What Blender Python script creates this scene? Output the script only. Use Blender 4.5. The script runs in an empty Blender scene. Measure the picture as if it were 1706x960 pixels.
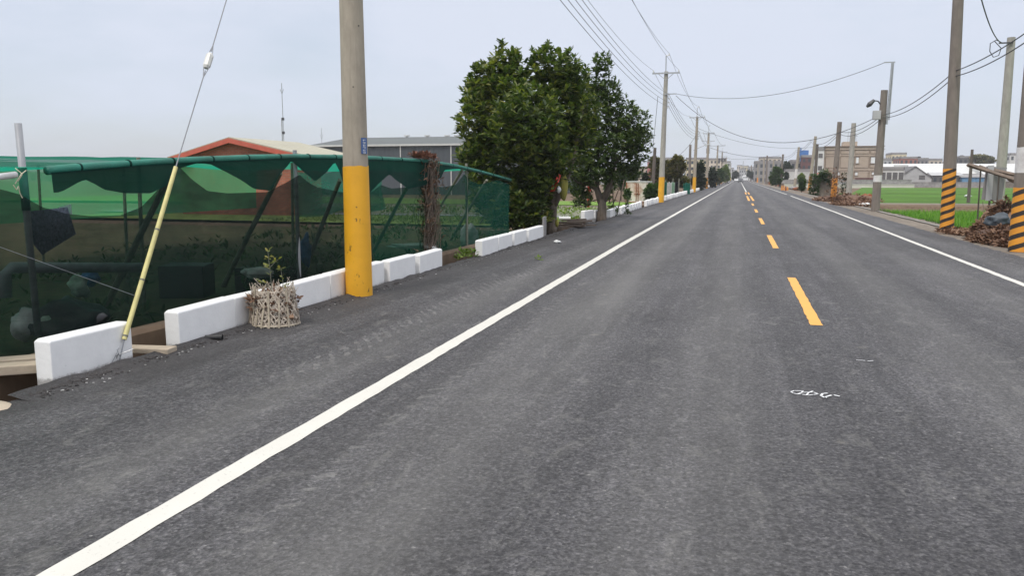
import bpy, math, random
from mathutils import Vector, Matrix, noise as mnoise
random.seed(11)
R = math.radians
scene = bpy.context.scene
col = scene.collection

# ------------------------------------------------------------------ camera
CAM_H = 1.58
FOC = 1350.0
PITCH, YAW = R(7.72), R(15.507)
cam_data = bpy.data.cameras.new("camera")
cam_data.sensor_width = 36.0
cam_data.lens = FOC / 1706 * 36
cam_data.clip_start = 0.05
cam_data.clip_end = 8000
cam = bpy.data.objects.new("camera", cam_data)
col.objects.link(cam)
cam.location = (0, 0, CAM_H)
cam.rotation_euler = (R(90) - PITCH, 0, YAW)
scene.camera = cam
scene.render.resolution_x, scene.render.resolution_y = 1024, 577

# ------------------------------------------------------------------ sky, sun, exposure
SUN_EL, SUN_ROT = R(58), R(196)
world = bpy.data.worlds.new("World")
scene.world = world
world.use_nodes = True
wn = world.node_tree
for n in list(wn.nodes): wn.nodes.remove(n)
wout = wn.nodes.new("ShaderNodeOutputWorld")
wbg = wn.nodes.new("ShaderNodeBackground")
sky = wn.nodes.new("ShaderNodeTexSky")
sky.sky_type = 'NISHITA'; sky.sun_disc = False
sky.sun_elevation = SUN_EL; sky.sun_rotation = SUN_ROT
sky.air_density = 1.2; sky.dust_density = 1.5; sky.ozone_density = 1.5
wtc = wn.nodes.new("ShaderNodeTexCoord")
wmp = wn.nodes.new("ShaderNodeMapping"); wmp.inputs['Scale'].default_value = (1, 1, 3.2)
wnz = wn.nodes.new("ShaderNodeTexNoise"); wnz.inputs['Scale'].default_value = 1.7
wnz.inputs['Detail'].default_value = 5; wnz.inputs['Roughness'].default_value = .55
wrp = wn.nodes.new("ShaderNodeValToRGB")
wrp.color_ramp.elements[0].position = .42; wrp.color_ramp.elements[0].color = (.62, .62, .62, 1)
wrp.color_ramp.elements[1].position = .60; wrp.color_ramp.elements[1].color = (1, 1, 1, 1)
wmix = wn.nodes.new("ShaderNodeMixRGB")
wmix.inputs['Color2'].default_value = (5.85, 6.32, 7.35, 1)
wn.links.new(wtc.outputs['Generated'], wmp.inputs['Vector'])
wn.links.new(wmp.outputs[0], wnz.inputs['Vector'])
wn.links.new(wnz.outputs['Fac'], wrp.inputs['Fac'])
wn.links.new(wrp.outputs['Color'], wmix.inputs['Fac'])
wn.links.new(sky.outputs['Color'], wmix.inputs['Color1'])
# cloudy skies are brightest overhead
wsp = wn.nodes.new("ShaderNodeSeparateXYZ"); wn.links.new(wtc.outputs['Generated'], wsp.inputs[0])
wmr = wn.nodes.new("ShaderNodeMapRange"); wmr.interpolation_type = 'SMOOTHSTEP'
wmr.inputs['From Min'].default_value = .22; wmr.inputs['From Max'].default_value = .85
wmr.inputs['To Min'].default_value = 0.0; wmr.inputs['To Max'].default_value = 1.0
wn.links.new(wsp.outputs[2], wmr.inputs['Value'])
wti = wn.nodes.new("ShaderNodeMixRGB"); wti.inputs['Color1'].default_value = (1, 1, 1, 1); wti.inputs['Color2'].default_value = (2.62, 2.38, 2.05, 1)
wn.links.new(wmr.outputs[0], wti.inputs['Fac'])
wsc = wn.nodes.new("ShaderNodeVectorMath"); wsc.operation = 'MULTIPLY'
wn.links.new(wmix.outputs['Color'], wsc.inputs[0]); wn.links.new(wti.outputs[0], wsc.inputs[1])
wn.links.new(wsc.outputs[0], wbg.inputs['Color'])
wbg.inputs['Strength'].default_value = 0.115
wn.links.new(wbg.outputs[0], wout.inputs['Surface'])

sun_data = bpy.data.lights.new("sun", 'SUN')
sun_data.energy = 1.6
sun_data.angle = R(12)
sun_data.color = (1.0, .955, .88)
sun = bpy.data.objects.new("sun", sun_data)
col.objects.link(sun)
sdir = Vector((math.sin(SUN_ROT) * math.cos(SUN_EL), math.cos(SUN_ROT) * math.cos(SUN_EL), math.sin(SUN_EL)))
sun.rotation_euler = sdir.to_track_quat('Z', 'Y').to_euler()
sun.location = (-20, -10, 30)
vs = scene.view_settings
vs.view_transform = 'Standard'; vs.look = 'None'; vs.gamma = 1; vs.use_curve_mapping = False
vs.exposure = 0.10

# ------------------------------------------------------------------ measuring helpers (photo pixel + a real distance -> point)
def _basis():
    c, s = math.cos(YAW), math.sin(YAW)
    cp, sp = math.cos(PITCH), math.sin(PITCH)
    rot = lambda v: Vector((c * v[0] - s * v[1], s * v[0] + c * v[1], v[2]))
    return rot((1, 0, 0)), rot((0, sp, cp)), rot((0, cp, -sp))
_r, _u, _w = _basis()
def _ray(x, y): return _r * (x - 853) + _u * (480 - y) + _w * FOC
def G(x, y, z=0.0):
    v = _ray(x, y); t = (z - CAM_H) / v.z
    return Vector((v.x * t, v.y * t, z))
def P(x, y, Y):
    v = _ray(x, y); return v * (Y / v.y) + Vector((0, 0, CAM_H))
def PX(x, y, X):
    v = _ray(x, y); return v * (X / v.x) + Vector((0, 0, CAM_H))
def YX(x, X, y=400): return PX(x, y, X).y

# ------------------------------------------------------------------ materials
def new_mat(name):
    m = bpy.data.materials.new(name); m.use_nodes = True
    nt = m.node_tree; b = nt.nodes['Principled BSDF']
    return m, nt, b
def N(nt, typ, **kw):
    n = nt.nodes.new(typ)
    for k, v in kw.items():
        if k.startswith('i_'):
            key = k[2:].replace('_', ' ')
            n.inputs[int(key) if key.isdigit() else key].default_value = v
        else: setattr(n, k, v)
    return n
def M_(nt, op, a, b=None, c=None):
    n = nt.nodes.new("ShaderNodeMath"); n.operation = op
    for i, q in enumerate((a, b, c)):
        if q is None: continue
        if isinstance(q, (int, float)): n.inputs[i].default_value = q
        else: nt.links.new(q, n.inputs[i])
    return n.outputs[0]
def mixc(nt, fac, a, b, mode='MIX'):
    n = nt.nodes.new("ShaderNodeMixRGB"); n.blend_type = mode
    for k, q in (('Fac', fac), ('Color1', a), ('Color2', b)):
        if isinstance(q, (int, float)): n.inputs[k].default_value = q
        elif isinstance(q, tuple): n.inputs[k].default_value = (*q[:3], 1)
        else: nt.links.new(q, n.inputs[k])
    return n.outputs[0]
def ramp(nt, fac, stops, interp='LINEAR'):
    n = nt.nodes.new("ShaderNodeValToRGB"); cr = n.color_ramp; cr.interpolation = interp
    while len(cr.elements) > 1: cr.elements.remove(cr.elements[-1])
    for i, (p, c) in enumerate(stops):
        e = cr.elements[0] if i == 0 else cr.elements.new(p)
        e.position = p
        e.color = (c, c, c, 1) if isinstance(c, (int, float)) else (*c, 1)
    nt.links.new(fac, n.inputs['Fac'])
    return n.outputs['Color']
def noise(nt, vec, scale, detail=4, rough=.55, dist=0):
    n = N(nt, "ShaderNodeTexNoise"); n.inputs['Scale'].default_value = scale
    n.inputs['Detail'].default_value = detail; n.inputs['Roughness'].default_value = rough
    n.inputs['Distortion'].default_value = dist
    nt.links.new(vec, n.inputs['Vector']); return n.outputs['Fac']
def coords(nt, scale=(1, 1, 1), kind='Object'):
    t = nt.nodes.new("ShaderNodeTexCoord"); mp = nt.nodes.new("ShaderNodeMapping")
    mp.inputs['Scale'].default_value = scale
    nt.links.new(t.outputs[kind], mp.inputs['Vector']); return mp.outputs[0]
def bump(nt, b, h, strength=.3, dist=.01):
    n = nt.nodes.new("ShaderNodeBump"); n.inputs['Strength'].default_value = strength
    n.inputs['Distance'].default_value = dist
    nt.links.new(h, n.inputs['Height']); nt.links.new(n.outputs[0], b.inputs['Normal'])
def simple(name, c, rough=.8, var=.18, scale=3.0, stretch=(1, 1, 1), bmp=.15, bscale=None, metal=0.0, dirt=None, dirt_amt=.5, spec=None):
    m, nt, b = new_mat(name)
    v = coords(nt, stretch)
    n1 = noise(nt, v, scale, 6, .6)
    lo = tuple(max(0, x * (1 - var)) for x in c); hi = tuple(min(1, x * (1 + var)) for x in c)
    colr = ramp(nt, n1, [(.3, lo), (.7, hi)])
    if dirt:
        n2 = noise(nt, v, scale * .37, 8, .7, .4)
        f = ramp(nt, n2, [(.5, 0.0), (.68, dirt_amt)])
        colr = mixc(nt, f, colr, dirt)
    nt.links.new(colr, b.inputs['Base Color'])
    b.inputs['Roughness'].default_value = rough
    b.inputs['Metallic'].default_value = metal
    if spec is not None: b.inputs['Specular IOR Level'].default_value = spec
    if bmp:
        bump(nt, b, noise(nt, coords(nt), bscale or scale * 8, 3), bmp, .01)
    return m

def asphalt():
    m, nt, b = new_mat('asphalt')
    v = coords(nt)
    sx = N(nt, "ShaderNodeSeparateXYZ"); nt.links.new(v, sx.inputs[0])
    X, Y = sx.outputs[0], sx.outputs[1]
    vor = N(nt, "ShaderNodeTexVoronoi"); vor.inputs['Scale'].default_value = 75
    nt.links.new(v, vor.inputs['Vector'])
    agg = ramp(nt, vor.outputs['Color'], [(.1, (.038, .037, .041)), (.55, (.073, .071, .075)), (.93, (.113, .110, .111)), (1, (.23, .225, .215))])
    fine = noise(nt, v, 30, 7, .78)
    mid = noise(nt, coords(nt, (1, 1, 1)), 9, 6, .75)
    base = mixc(nt, .9, agg, ramp(nt, fine, [(.35, .24), (.5, .88), (.65, 1.75)]), 'MULTIPLY')
    base = mixc(nt, .8, base, ramp(nt, mid, [(.36, .70), (.5, .95), (.66, 1.25)]), 'MULTIPLY')
    # brushed dust streaks lying along the driving direction
    st = noise(nt, coords(nt, (1.9, .07, 1)), 1.6, 8, .68)
    base = mixc(nt, .8, base, ramp(nt, st, [(.3, .62), (.5, 1.0), (.72, 1.55)]), 'MULTIPLY')
    patch = noise(nt, coords(nt, (1, .55, 1)), .9, 6, .62, .6)
    base = mixc(nt, .8, base, ramp(nt, patch, [(.32, .74), (.52, 1.0), (.72, 1.3)]), 'MULTIPLY')
    # wheel paths polished paler
    tot = None
    for cx, w, a in ((-1.65, .45, .34), (-.15, .40, .24), (1.95, .4, .22), (3.35, .38, .2), (-3.2, .3, .22), (4.7, .25, .18)):
        d = M_(nt, 'DIVIDE', M_(nt, 'SUBTRACT', X, cx), w)
        g = M_(nt, 'MULTIPLY', M_(nt, 'POWER', 2.718, M_(nt, 'MULTIPLY', M_(nt, 'MULTIPLY', d, d), -1.0)), a)
        tot = g if tot is None else M_(nt, 'ADD', tot, g)
    wob = ramp(nt, noise(nt, coords(nt, (1.2, .12, 1)), 1.3, 4), [(.3, .3), (.7, 1.3)])
    tot = M_(nt, 'MULTIPLY', tot, wob)
    base = mixc(nt, tot, base, (.20, .196, .185))
    # soft grey dust scatter
    dn = noise(nt, coords(nt, (2.4, 1.1, 1)), 2.6, 9, .72, .8)
    base = mixc(nt, ramp(nt, dn, [(.54, 0.0), (.74, .46)]), base, (.23, .225, .21))
    # round pale splashes
    v2 = N(nt, "ShaderNodeTexVoronoi"); v2.inputs['Scale'].default_value = 1.15; v2.inputs['Randomness'].default_value = 1
    nt.links.new(v, v2.inputs['Vector'])
    edge = M_(nt, 'ADD', v2.outputs['Distance'], M_(nt, 'MULTIPLY', M_(nt, 'ADD', fine, mid), .10))
    spot = ramp(nt, edge, [(.12, .5), (.165, 0.0)])
    spot = M_(nt, 'MULTIPLY', spot, ramp(nt, mid, [(.38, .1), (.58, 1.0)]))
    base = mixc(nt, spot, base, (.30, .285, .25))
    # dried tyre tread prints: slanted short bars in a narrow band on the shoulder
    for cx, w, y0, y1, slope in ((-3.45, .14, 5.5, 19.5, 1.1), (-2.12, .05, 2.0, 17, -.6), (5.05, .2, 10, 24, -1.0)):
        ph = M_(nt, 'FRACT', M_(nt, 'ADD', M_(nt, 'ADD', M_(nt, 'MULTIPLY', Y, 4.3), M_(nt, 'MULTIPLY', X, slope * 6)), M_(nt, 'MULTIPLY', patch, 3.0)))
        bar = M_(nt, 'LESS_THAN', ph, .34)
        wx = M_(nt, 'ADD', X, M_(nt, 'MULTIPLY', noise(nt, coords(nt, (.01, 1, .01)), .16, 2), .9))
        band = M_(nt, 'LESS_THAN', M_(nt, 'ABSOLUTE', M_(nt, 'SUBTRACT', wx, cx + .45)), w)
        rng = M_(nt, 'MULTIPLY', M_(nt, 'GREATER_THAN', Y, y0), M_(nt, 'LESS_THAN', Y, y1))
        br = ramp(nt, noise(nt, v, 6.5, 8, .8), [(.44, 0.0), (.62, .45)])
        f = M_(nt, 'MULTIPLY', M_(nt, 'MULTIPLY', bar, band), M_(nt, 'MULTIPLY', rng, br))
        base = mixc(nt, f, base, (.27, .265, .25))
    # fresh brown-black shoulder next to the kerb blocks
    sh = M_(nt, 'ADD', X, M_(nt, 'MULTIPLY', patch, .9))
    shf = N(nt, "ShaderNodeMapRange"); shf.inputs['From Min'].default_value = -3.7; shf.inputs['From Max'].default_value = -4.35
    nt.links.new(sh, shf.inputs['Value'])
    base = mixc(nt, M_(nt, 'MULTIPLY', shf.outputs[0], .72), base, (.030, .027, .027))
    # open seam, dark and ragged, in the right lane
    ct = M_(nt, 'ADD', X, M_(nt, 'MULTIPLY', noise(nt, coords(nt, (0.01, 1, 1)), .7, 4), .5))
    cr = M_(nt, 'ABSOLUTE', M_(nt, 'SUBTRACT', ct, 1.42))
    crf = ramp(nt, M_(nt, 'ADD', cr, M_(nt, 'MULTIPLY', fine, .09)), [(.045, .6), (.10, 0.0)])
    crf = M_(nt, 'MULTIPLY', crf, ramp(nt, mid, [(.42, 0.0), (.56, 1.0)]))
    crf = M_(nt, 'MULTIPLY', crf, M_(nt, 'LESS_THAN', Y, 7.5))
    base = mixc(nt, crf, base, (.018, .018, .02))
    nt.links.new(base, b.inputs['Base Color'])
    b.inputs['Roughness'].default_value = .74
    b.inputs['Specular IOR Level'].default_value = .38
    bump(nt, b, M_(nt, 'ADD', M_(nt, 'MULTIPLY', vor.outputs['Distance'], .7), fine), .75, .012)
    return m

def paint(name, c, wear=.5, rough=.6):
    m, nt, b = new_mat(name)
    v = coords(nt)
    n = noise(nt, v, 45, 5, .7)
    n2 = noise(nt, v, 2.3, 7, .7)
    c0 = mixc(nt, ramp(nt, n2, [(.35, 0.0), (.7, .30)]), c, tuple(q * .74 for q in c))
    c1 = mixc(nt, ramp(nt, n, [(.61, 0.0), (.70, wear)]), c0, (.10, .10, .10))
    nt.links.new(c1, b.inputs['Base Color']); b.inputs['Roughness'].default_value = rough
    bump(nt, b, n, .3, .006)
    return m

def kerb_paint():
    m, nt, b = new_mat('white_kerb_paint')
    v = coords(nt)
    n = noise(nt, v, 5, 6, .65)
    c = ramp(nt, n, [(.3, (.76, .755, .75)), (.7, (.84, .835, .825))])
    sp = noise(nt, v, 60, 2, .5)
    c = mixc(nt, ramp(nt, sp, [(.73, 0.0), (.76, .5)]), c, (.35, .34, .32))
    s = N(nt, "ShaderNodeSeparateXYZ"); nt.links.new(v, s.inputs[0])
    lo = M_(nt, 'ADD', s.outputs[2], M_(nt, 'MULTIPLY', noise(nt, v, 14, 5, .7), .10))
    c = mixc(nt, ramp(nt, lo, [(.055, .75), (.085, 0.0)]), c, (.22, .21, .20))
    nt.links.new(c, b.inputs['Base Color']); b.inputs['Roughness'].default_value = .62
    bump(nt, b, noise(nt, v, 22, 6, .6), .35, .008)
    return m

def pole_paint(name, c, top, scuff=.8):
    m, nt, b = new_mat(name)
    v = coords(nt)
    s = N(nt, "ShaderNodeSeparateXYZ"); nt.links.new(v, s.inputs[0])
    n = noise(nt, coords(nt, (1, 1, .45)), 7, 8, .7)
    base = mixc(nt, ramp(nt, noise(nt, v, 3, 5, .6), [(.3, 0.0), (.7, .45)]), c, tuple(q * .68 for q in c))
    base = mixc(nt, ramp(nt, n, [(.625, 0.0), (.65, scuff)]), base, (.035, .028, .02))
    pale = noise(nt, coords(nt, (1, 1, .6)), 11, 6, .65)
    base = mixc(nt, ramp(nt, pale, [(.68, 0.0), (.73, .35)]), base, (.55, .42, .25))
    zz = M_(nt, 'ADD', s.outputs[2], M_(nt, 'MULTIPLY', n, .05))
    nt.links.new(base, b.inputs['Base Color']); b.inputs['Roughness'].default_value = .5
    bump(nt, b, n, .25, .004)
    return m

def stripe_paint():
    m, nt, b = new_mat('yellow_black_stripe_paint')
    v = coords(nt)
    s = N(nt, "ShaderNodeSeparateXYZ"); nt.links.new(v, s.inputs[0])
    ang = M_(nt, 'DIVIDE', M_(nt, 'ARCTAN2', s.outputs[1], s.outputs[0]), 2 * math.pi)
    n = noise(nt, v, 9, 6, .7)
    q = M_(nt, 'SUBTRACT', M_(nt, 'DIVIDE', s.outputs[2], .235), M_(nt, 'MULTIPLY', ang, 2.0))
    ph = M_(nt, 'FRACT', M_(nt, 'ADD', q, M_(nt, 'MULTIPLY', n, .10)))
    blk = ramp(nt, ph, [(.41, 1.0), (.44, 0.0), (.97, 0.0), (1.0, 1.0)])
    yel = mixc(nt, ramp(nt, noise(nt, v, 4, 5), [(.3, 0.0), (.7, .5)]), (.78, .33, .03), (.52, .20, .025))
    c = mixc(nt, blk, yel, (.028, .022, .020))
    c = mixc(nt, ramp(nt, noise(nt, v, 6, 8, .72), [(.64, 0.0), (.70, .6)]), c, (.22, .17, .12))
    nt.links.new(c, b.inputs['Base Color']); b.inputs['Roughness'].default_value = .55
    return m

def concrete(name, c, seam=False):
    m, nt, b = new_mat(name)
    v = coords(nt, (1, 1, .35))
    n = noise(nt, v, 5, 8, .7)
    base = ramp(nt, n, [(.28, tuple(q * .72 for q in c)), (.72, tuple(min(1, q * 1.16) for q in c))])
    st = noise(nt, coords(nt, (6, 6, .18)), 3, 5, .6)
    base = mixc(nt, ramp(nt, st, [(.55, 0.0), (.75, .45)]), base, tuple(q * .45 for q in c))
    nt.links.new(base, b.inputs['Base Color']); b.inputs['Roughness'].default_value = .88
    bump(nt, b, noise(nt, coords(nt), 40, 4, .6), .3, .005)
    return m

def leaf_mat(name, stops, gloss=.42, trans=.25, tcol=None):
    m, nt, b = new_mat(name)
    g = N(nt, "ShaderNodeNewGeometry")
    pos = noise(nt, coords(nt), .8, 3)
    f = M_(nt, 'ADD', M_(nt, 'MULTIPLY', g.outputs['Random Per Island'], .75), M_(nt, 'MULTIPLY', M_(nt, 'SUBTRACT', pos, .5), .9))
    f = M_(nt, 'ADD', f, .1)
    c = ramp(nt, f, stops)
    nt.links.new(c, b.inputs['Base Color'])
    b.inputs['Roughness'].default_value = gloss
    b.inputs['Specular IOR Level'].default_value = .4
    if trans:
        t = N(nt, "ShaderNodeBsdfTranslucent")
        tc = mixc(nt, 1.0, c, tcol or (1.3, 1.6, .5), 'MULTIPLY')
        nt.links.new(tc, t.inputs['Color'])
        mx = N(nt, "ShaderNodeMixShader"); mx.inputs[0].default_value = trans
        out = nt.nodes['Material Output']
        nt.links.new(b.outputs[0], mx.inputs[1]); nt.links.new(t.outputs[0], mx.inputs[2])
        nt.links.new(mx.outputs[0], out.inputs['Surface'])
    return m

def net_mat(name, c, opac, tcol=None, var=.12, tmix=.5, stretch=(1, 1, 1)):
    """woven shade net: thread cover with holes, wrinkles change its density"""
    m, nt, b = new_mat(name)
    out = nt.nodes['Material Output']
    v = coords(nt, stretch)
    n = noise(nt, v, 1.1, 6, .6, .5)
    fold = noise(nt, coords(nt, (1, .6, 2.5)), 3.0, 5, .6, 1.2)
    fac = M_(nt, 'ADD', M_(nt, 'ADD', opac, M_(nt, 'MULTIPLY', M_(nt, 'SUBTRACT', n, .5), var * 2)), M_(nt, 'MULTIPLY', M_(nt, 'SUBTRACT', fold, .5), var * 1.5))
    fac = M_(nt, 'MINIMUM', M_(nt, 'MAXIMUM', fac, .05), .985)
    cc = ramp(nt, n, [(.3, tuple(q * .75 for q in c)), (.7, tuple(min(1, q * 1.25) for q in c))])
    nt.links.new(cc, b.inputs['Base Color']); b.inputs['Roughness'].default_value = .75
    b.inputs['Specular IOR Level'].default_value = .2
    bump(nt, b, fold, .5, .05)
    tl = N(nt, "ShaderNodeBsdfTranslucent"); tl.inputs['Color'].default_value = (*(tcol or c), 1)
    mx1 = N(nt, "ShaderNodeMixShader"); mx1.inputs[0].default_value = tmix
    nt.links.new(b.outputs[0], mx1.inputs[1]); nt.links.new(tl.outputs[0], mx1.inputs[2])
    tr = N(nt, "ShaderNodeBsdfTransparent")
    mx = N(nt, "ShaderNodeMixShader")
    nt.links.new(fac, mx.inputs[0]); nt.links.new(tr.outputs[0], mx.inputs[1]); nt.links.new(mx1.outputs[0], mx.inputs[2])
    nt.links.new(mx.outputs[0], out.inputs['Surface'])
    return m

def brick_mat(name, c1, c2, mortar, scale=1.0, bw=.24, rh=.075, swap='XZ'):
    m, nt, b = new_mat(name)
    t = nt.nodes.new("ShaderNodeTexCoord"); s = N(nt, "ShaderNodeSeparateXYZ"); nt.links.new(t.outputs['Object'], s.inputs[0])
    cb = N(nt, "ShaderNodeCombineXYZ")
    nt.links.new(M_(nt, 'ADD', s.outputs[0], s.outputs[1]), cb.inputs[0]); nt.links.new(s.outputs[2], cb.inputs[1])
    br = N(nt, "ShaderNodeTexBrick"); br.inputs['Scale'].default_value = scale
    br.inputs['Color1'].default_value = (*c1, 1); br.inputs['Color2'].default_value = (*c2, 1); br.inputs['Mortar'].default_value = (*mortar, 1)
    br.inputs['Mortar Size'].default_value = .012; br.inputs['Brick Width'].default_value = bw; br.inputs['Row Height'].default_value = rh
    nt.links.new(cb.outputs[0], br.inputs['Vector'])
    n = noise(nt, coords(nt), 1.3, 8, .7)
    c = mixc(nt, .8, br.outputs['Color'], ramp(nt, n, [(.3, .55), (.7, 1.25)]), 'MULTIPLY')
    nt.links.new(c, b.inputs['Base Color']); b.inputs['Roughness'].default_value = .9
    return m

def corrugated(name, c, period=.3, axis=0, rough=.5, depth=.03, var=.12, dirt=None, metal=0):
    m, nt, b = new_mat(name)
    t = nt.nodes.new("ShaderNodeTexCoord"); s = N(nt, "ShaderNodeSeparateXYZ"); nt.links.new(t.outputs['Object'], s.inputs[0])
    h = M_(nt, 'SINE', M_(nt, 'MULTIPLY', s.outputs[axis], 2 * math.pi / period))
    st = noise(nt, coords(nt, (.4, .4, .4)), 2, 6, .65)
    cc = ramp(nt, st, [(.3, tuple(q * (1 - var) for q in c)), (.7, tuple(min(1, q * (1 + var)) for q in c))])
    cc = mixc(nt, ramp(nt, M_(nt, 'ADD', M_(nt, 'MULTIPLY', h, .5), .5), [(.0, .16), (.25, 0.0)]), cc, tuple(q * .5 for q in c))
    if dirt: cc = mixc(nt, ramp(nt, noise(nt, coords(nt, (1, 1, .4)), 1.2, 8, .7), [(.5, 0.0), (.7, .7)]), cc, dirt)
    nt.links.new(cc, b.inputs['Base Color']); b.inputs['Roughness'].default_value = rough; b.inputs['Metallic'].default_value = metal
    bump(nt, b, h, .6, depth)
    return m

def field_mat(name, c1, c2, scale=6, rows=None, soil=None):
    m, nt, b = new_mat(name)
    v = coords(nt)
    n = noise(nt, v, scale, 7, .7)
    c = ramp(nt, n, [(.32, c1), (.68, c2)])
    big = noise(nt, v, .09, 5, .6)
    c = mixc(nt, .8, c, ramp(nt, big, [(.35, .78), (.65, 1.22)]), 'MULTIPLY')
    if soil:
        c = mixc(nt, ramp(nt, noise(nt, v, 1.1, 7, .7), [(.54, 0.0), (.64, .85)]), c, soil)
    if rows:
        s = N(nt, "ShaderNodeSeparateXYZ"); nt.links.new(v, s.inputs[0])
        w = M_(nt, 'SINE', M_(nt, 'MULTIPLY', M_(nt, 'ADD', s.outputs[rows[0]], M_(nt, 'MULTIPLY', n, .06)), 2 * math.pi / rows[1]))
        c = mixc(nt, ramp(nt, M_(nt, 'ADD', M_(nt, 'MULTIPLY', w, .5), .5), [(.1, .55), (.45, 0.0)]), c, rows[2])
    nt.links.new(c, b.inputs['Base Color']); b.inputs['Roughness'].default_value = .95
    b.inputs['Specular IOR Level'].default_value = .15
    bump(nt, b, n, .8, .08)
    return m

MT = {}
MT['asphalt'] = asphalt()
MT['white_line'] = paint('white_line_paint', (.60, .585, .53), .5)
MT['yellow_line'] = paint('yellow_line_paint', (.72, .36, .06), .5)
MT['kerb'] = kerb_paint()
MT['pole_conc'] = concrete('pole_concrete', (.36, .315, .25))
MT['pole_conc_pale'] = concrete('pale_pole_concrete', (.36, .34, .30))
MT['pole_dark'] = concrete('weathered_pole_concrete', (.205, .175, .15))
MT['pole_wood'] = concrete('grey_pole_wood', (.12, .10, .085))
MT['pole_yellow'] = pole_paint('yellow_pole_paint', (.80, .40, .018), 2)
MT['pole_white'] = simple('pole_white_paint', (.66, .64, .62), .6, .1, 5, dirt=(.25, .22, .2))
MT['stripes'] = stripe_paint()
MT['steel'] = simple('galvanised_steel', (.42, .43, .44), .45, .15, 8, metal=.6)
MT['dark_steel'] = simple('dark_steel', (.07, .07, .075), .5, .2, 8, metal=.3)
MT['wire'] = simple('wire_sheath', (.045, .045, .05), .6, .1, 2, bmp=0)
MT['wire_grey'] = simple('steel_wire', (.25, .26, .28), .5, .1, 2, bmp=0)
MT['porcelain'] = simple('porcelain', (.62, .62, .58), .3, .1, 30, dirt=(.3, .28, .24))
MT['brown_porcelain'] = simple('brown_porcelain', (.12, .06, .04), .3, .1, 10)
MT['guard'] = simple('yellow_guard_tube', (.62, .56, .24), .5, .12, 9, dirt=(.35, .30, .14))
MT['net_black'] = net_mat('black_shade_net', (.010, .018, .017), .80, (.006, .028, .022), .17, .4)
MT['net_dark'] = net_mat('dark_green_shade_net', (.004, .036, .028), .965, (.004, .060, .045), .03, .45)
MT['net_green'] = net_mat('teal_shade_net', (.006, .050, .036), .80, (.006, .085, .055), .10, .5)
MT['net_teal'] = net_mat('teal_back_net', (.010, .15, .10), .72, (.015, .22, .13), .10, .6)
MT['net_roof'] = net_mat('green_roof_net', (.010, .20, .135), .80, (.01, .34, .21), .08, .6)
MT['net_back'] = net_mat('light_green_net', (.05, .28, .13), .80, (.06, .42, .18), .06, .6)
MT['net_wrap'] = simple('green_wrapped_rail', (.012, .15, .105), .6, .3, 5, (1, .6, 1), .5)
MT['bamboo'] = simple('bamboo', (.17, .17, .13), .6, .3, 4, (1, 1, 3))
MT['bamboo_pale'] = simple('pale_bamboo', (.42, .36, .27), .6, .35, 9)
MT['basket'] = simple('dry_rattan', (.50, .43, .35), .7, .45, 22, dirt=(.16, .11, .08), dirt_amt=.8)
MT['pvc'] = simple('white_pvc', (.60, .60, .60), .45, .1, 5, dirt=(.35, .33, .3))
MT['pvc_grey'] = simple('grey_pvc', (.28, .29, .31), .45, .15, 5)
MT['black_plastic'] = simple('black_plastic', (.02, .02, .022), .5, .3, 4)
MT['soil'] = field_mat('soil', (.10, .068, .047), (.20, .145, .10), 5)
MT['verge'] = field_mat('verge_dirt', (.13, .11, .09), (.26, .225, .185), 4)
MT['inner'] = field_mat('garden_soil', (.055, .075, .03), (.13, .115, .06), 3, soil=(.10, .075, .05))
MT['paddy'] = field_mat('rice_paddy', (.050, .135, .010), (.095, .205, .020), 9)
MT['paddy_far'] = field_mat('rice_paddy_far', (.050, .125, .014), (.090, .180, .024), 2)
MT['bed_green'] = field_mat('seedling_bed', (.15, .25, .05), (.27, .38, .10), 10, rows=(0, .35, (.17, .17, .10)))
MT['bed_grass'] = field_mat('grass_bed', (.10, .19, .03), (.20, .31, .07), 6)
MT['bed_stone'] = field_mat('mulched_bed', (.12, .13, .08), (.34, .35, .27), 9, rows=(1, .8, (.10, .09, .07)))
MT['film'] = simple('plastic_mulch_film', (.22, .23, .25), .4, .2, 3)
MT['ditch_conc'] = simple('stained_ditch_concrete', (.17, .115, .075), .9, .35, 1.6, (1, 1, .5), .5, dirt=(.06, .045, .035))
MT['beam'] = simple('worn_wood', (.40, .33, .25), .85, .2, 5, (1, .2, 1), .3, dirt=(.22, .17, .13))
MT['board'] = simple('grey_board', (.17, .13, .10), .9, .3, 4, (1, 1, 1), .3)
MT['brick'] = brick_mat('red_brick', (.42, .115, .06), (.30, .075, .045), (.25, .17, .13))
MT['fascia'] = simple('red_fascia', (.46, .10, .065), .7, .15, 3)
MT['cream_roof'] = corrugated('cream_roof_sheet', (.36, .34, .25), .8, 1, .6, .05, .12, (.36, .34, .28))
MT['grey_clad'] = corrugated('slate_cladding', (.060, .070, .080), .6, 0, .55, .03, .08)
MT['grey_roof'] = corrugated('grey_roof_sheet', (.10, .112, .11), .6, 0, .8, .03, .1)
MT['white_metal'] = simple('white_metal', (.56, .56, .54), .5, .08, 2)
MT['rust_white'] = simple('rusty_white_steel', (.72, .69, .62), .6, .1, 1.2, (1, 1, 1), .2, dirt=(.34, .13, .05), dirt_amt=.85)
MT['rust'] = simple('rust', (.26, .09, .04), .8, .3, 6)
MT['trunk'] = simple('bark', (.125, .10, .078), .92, .4, 9, (1, 1, .3), .9, 30)
MT['leaf_main'] = leaf_mat('glossy_leaf', [(0, (.022, .042, .014)), (.3, (.052, .084, .022)), (.6, (.105, .140, .034)), (.85, (.20, .21, .05)), (1, (.28, .26, .07))], .36, .33)
MT['leaf_second'] = leaf_mat('glossy_leaf_second', [(0, (.026, .048, .018)), (.4, (.054, .090, .026)), (.75, (.10, .14, .038)), (1, (.18, .21, .06))], .36, .25)
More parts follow.
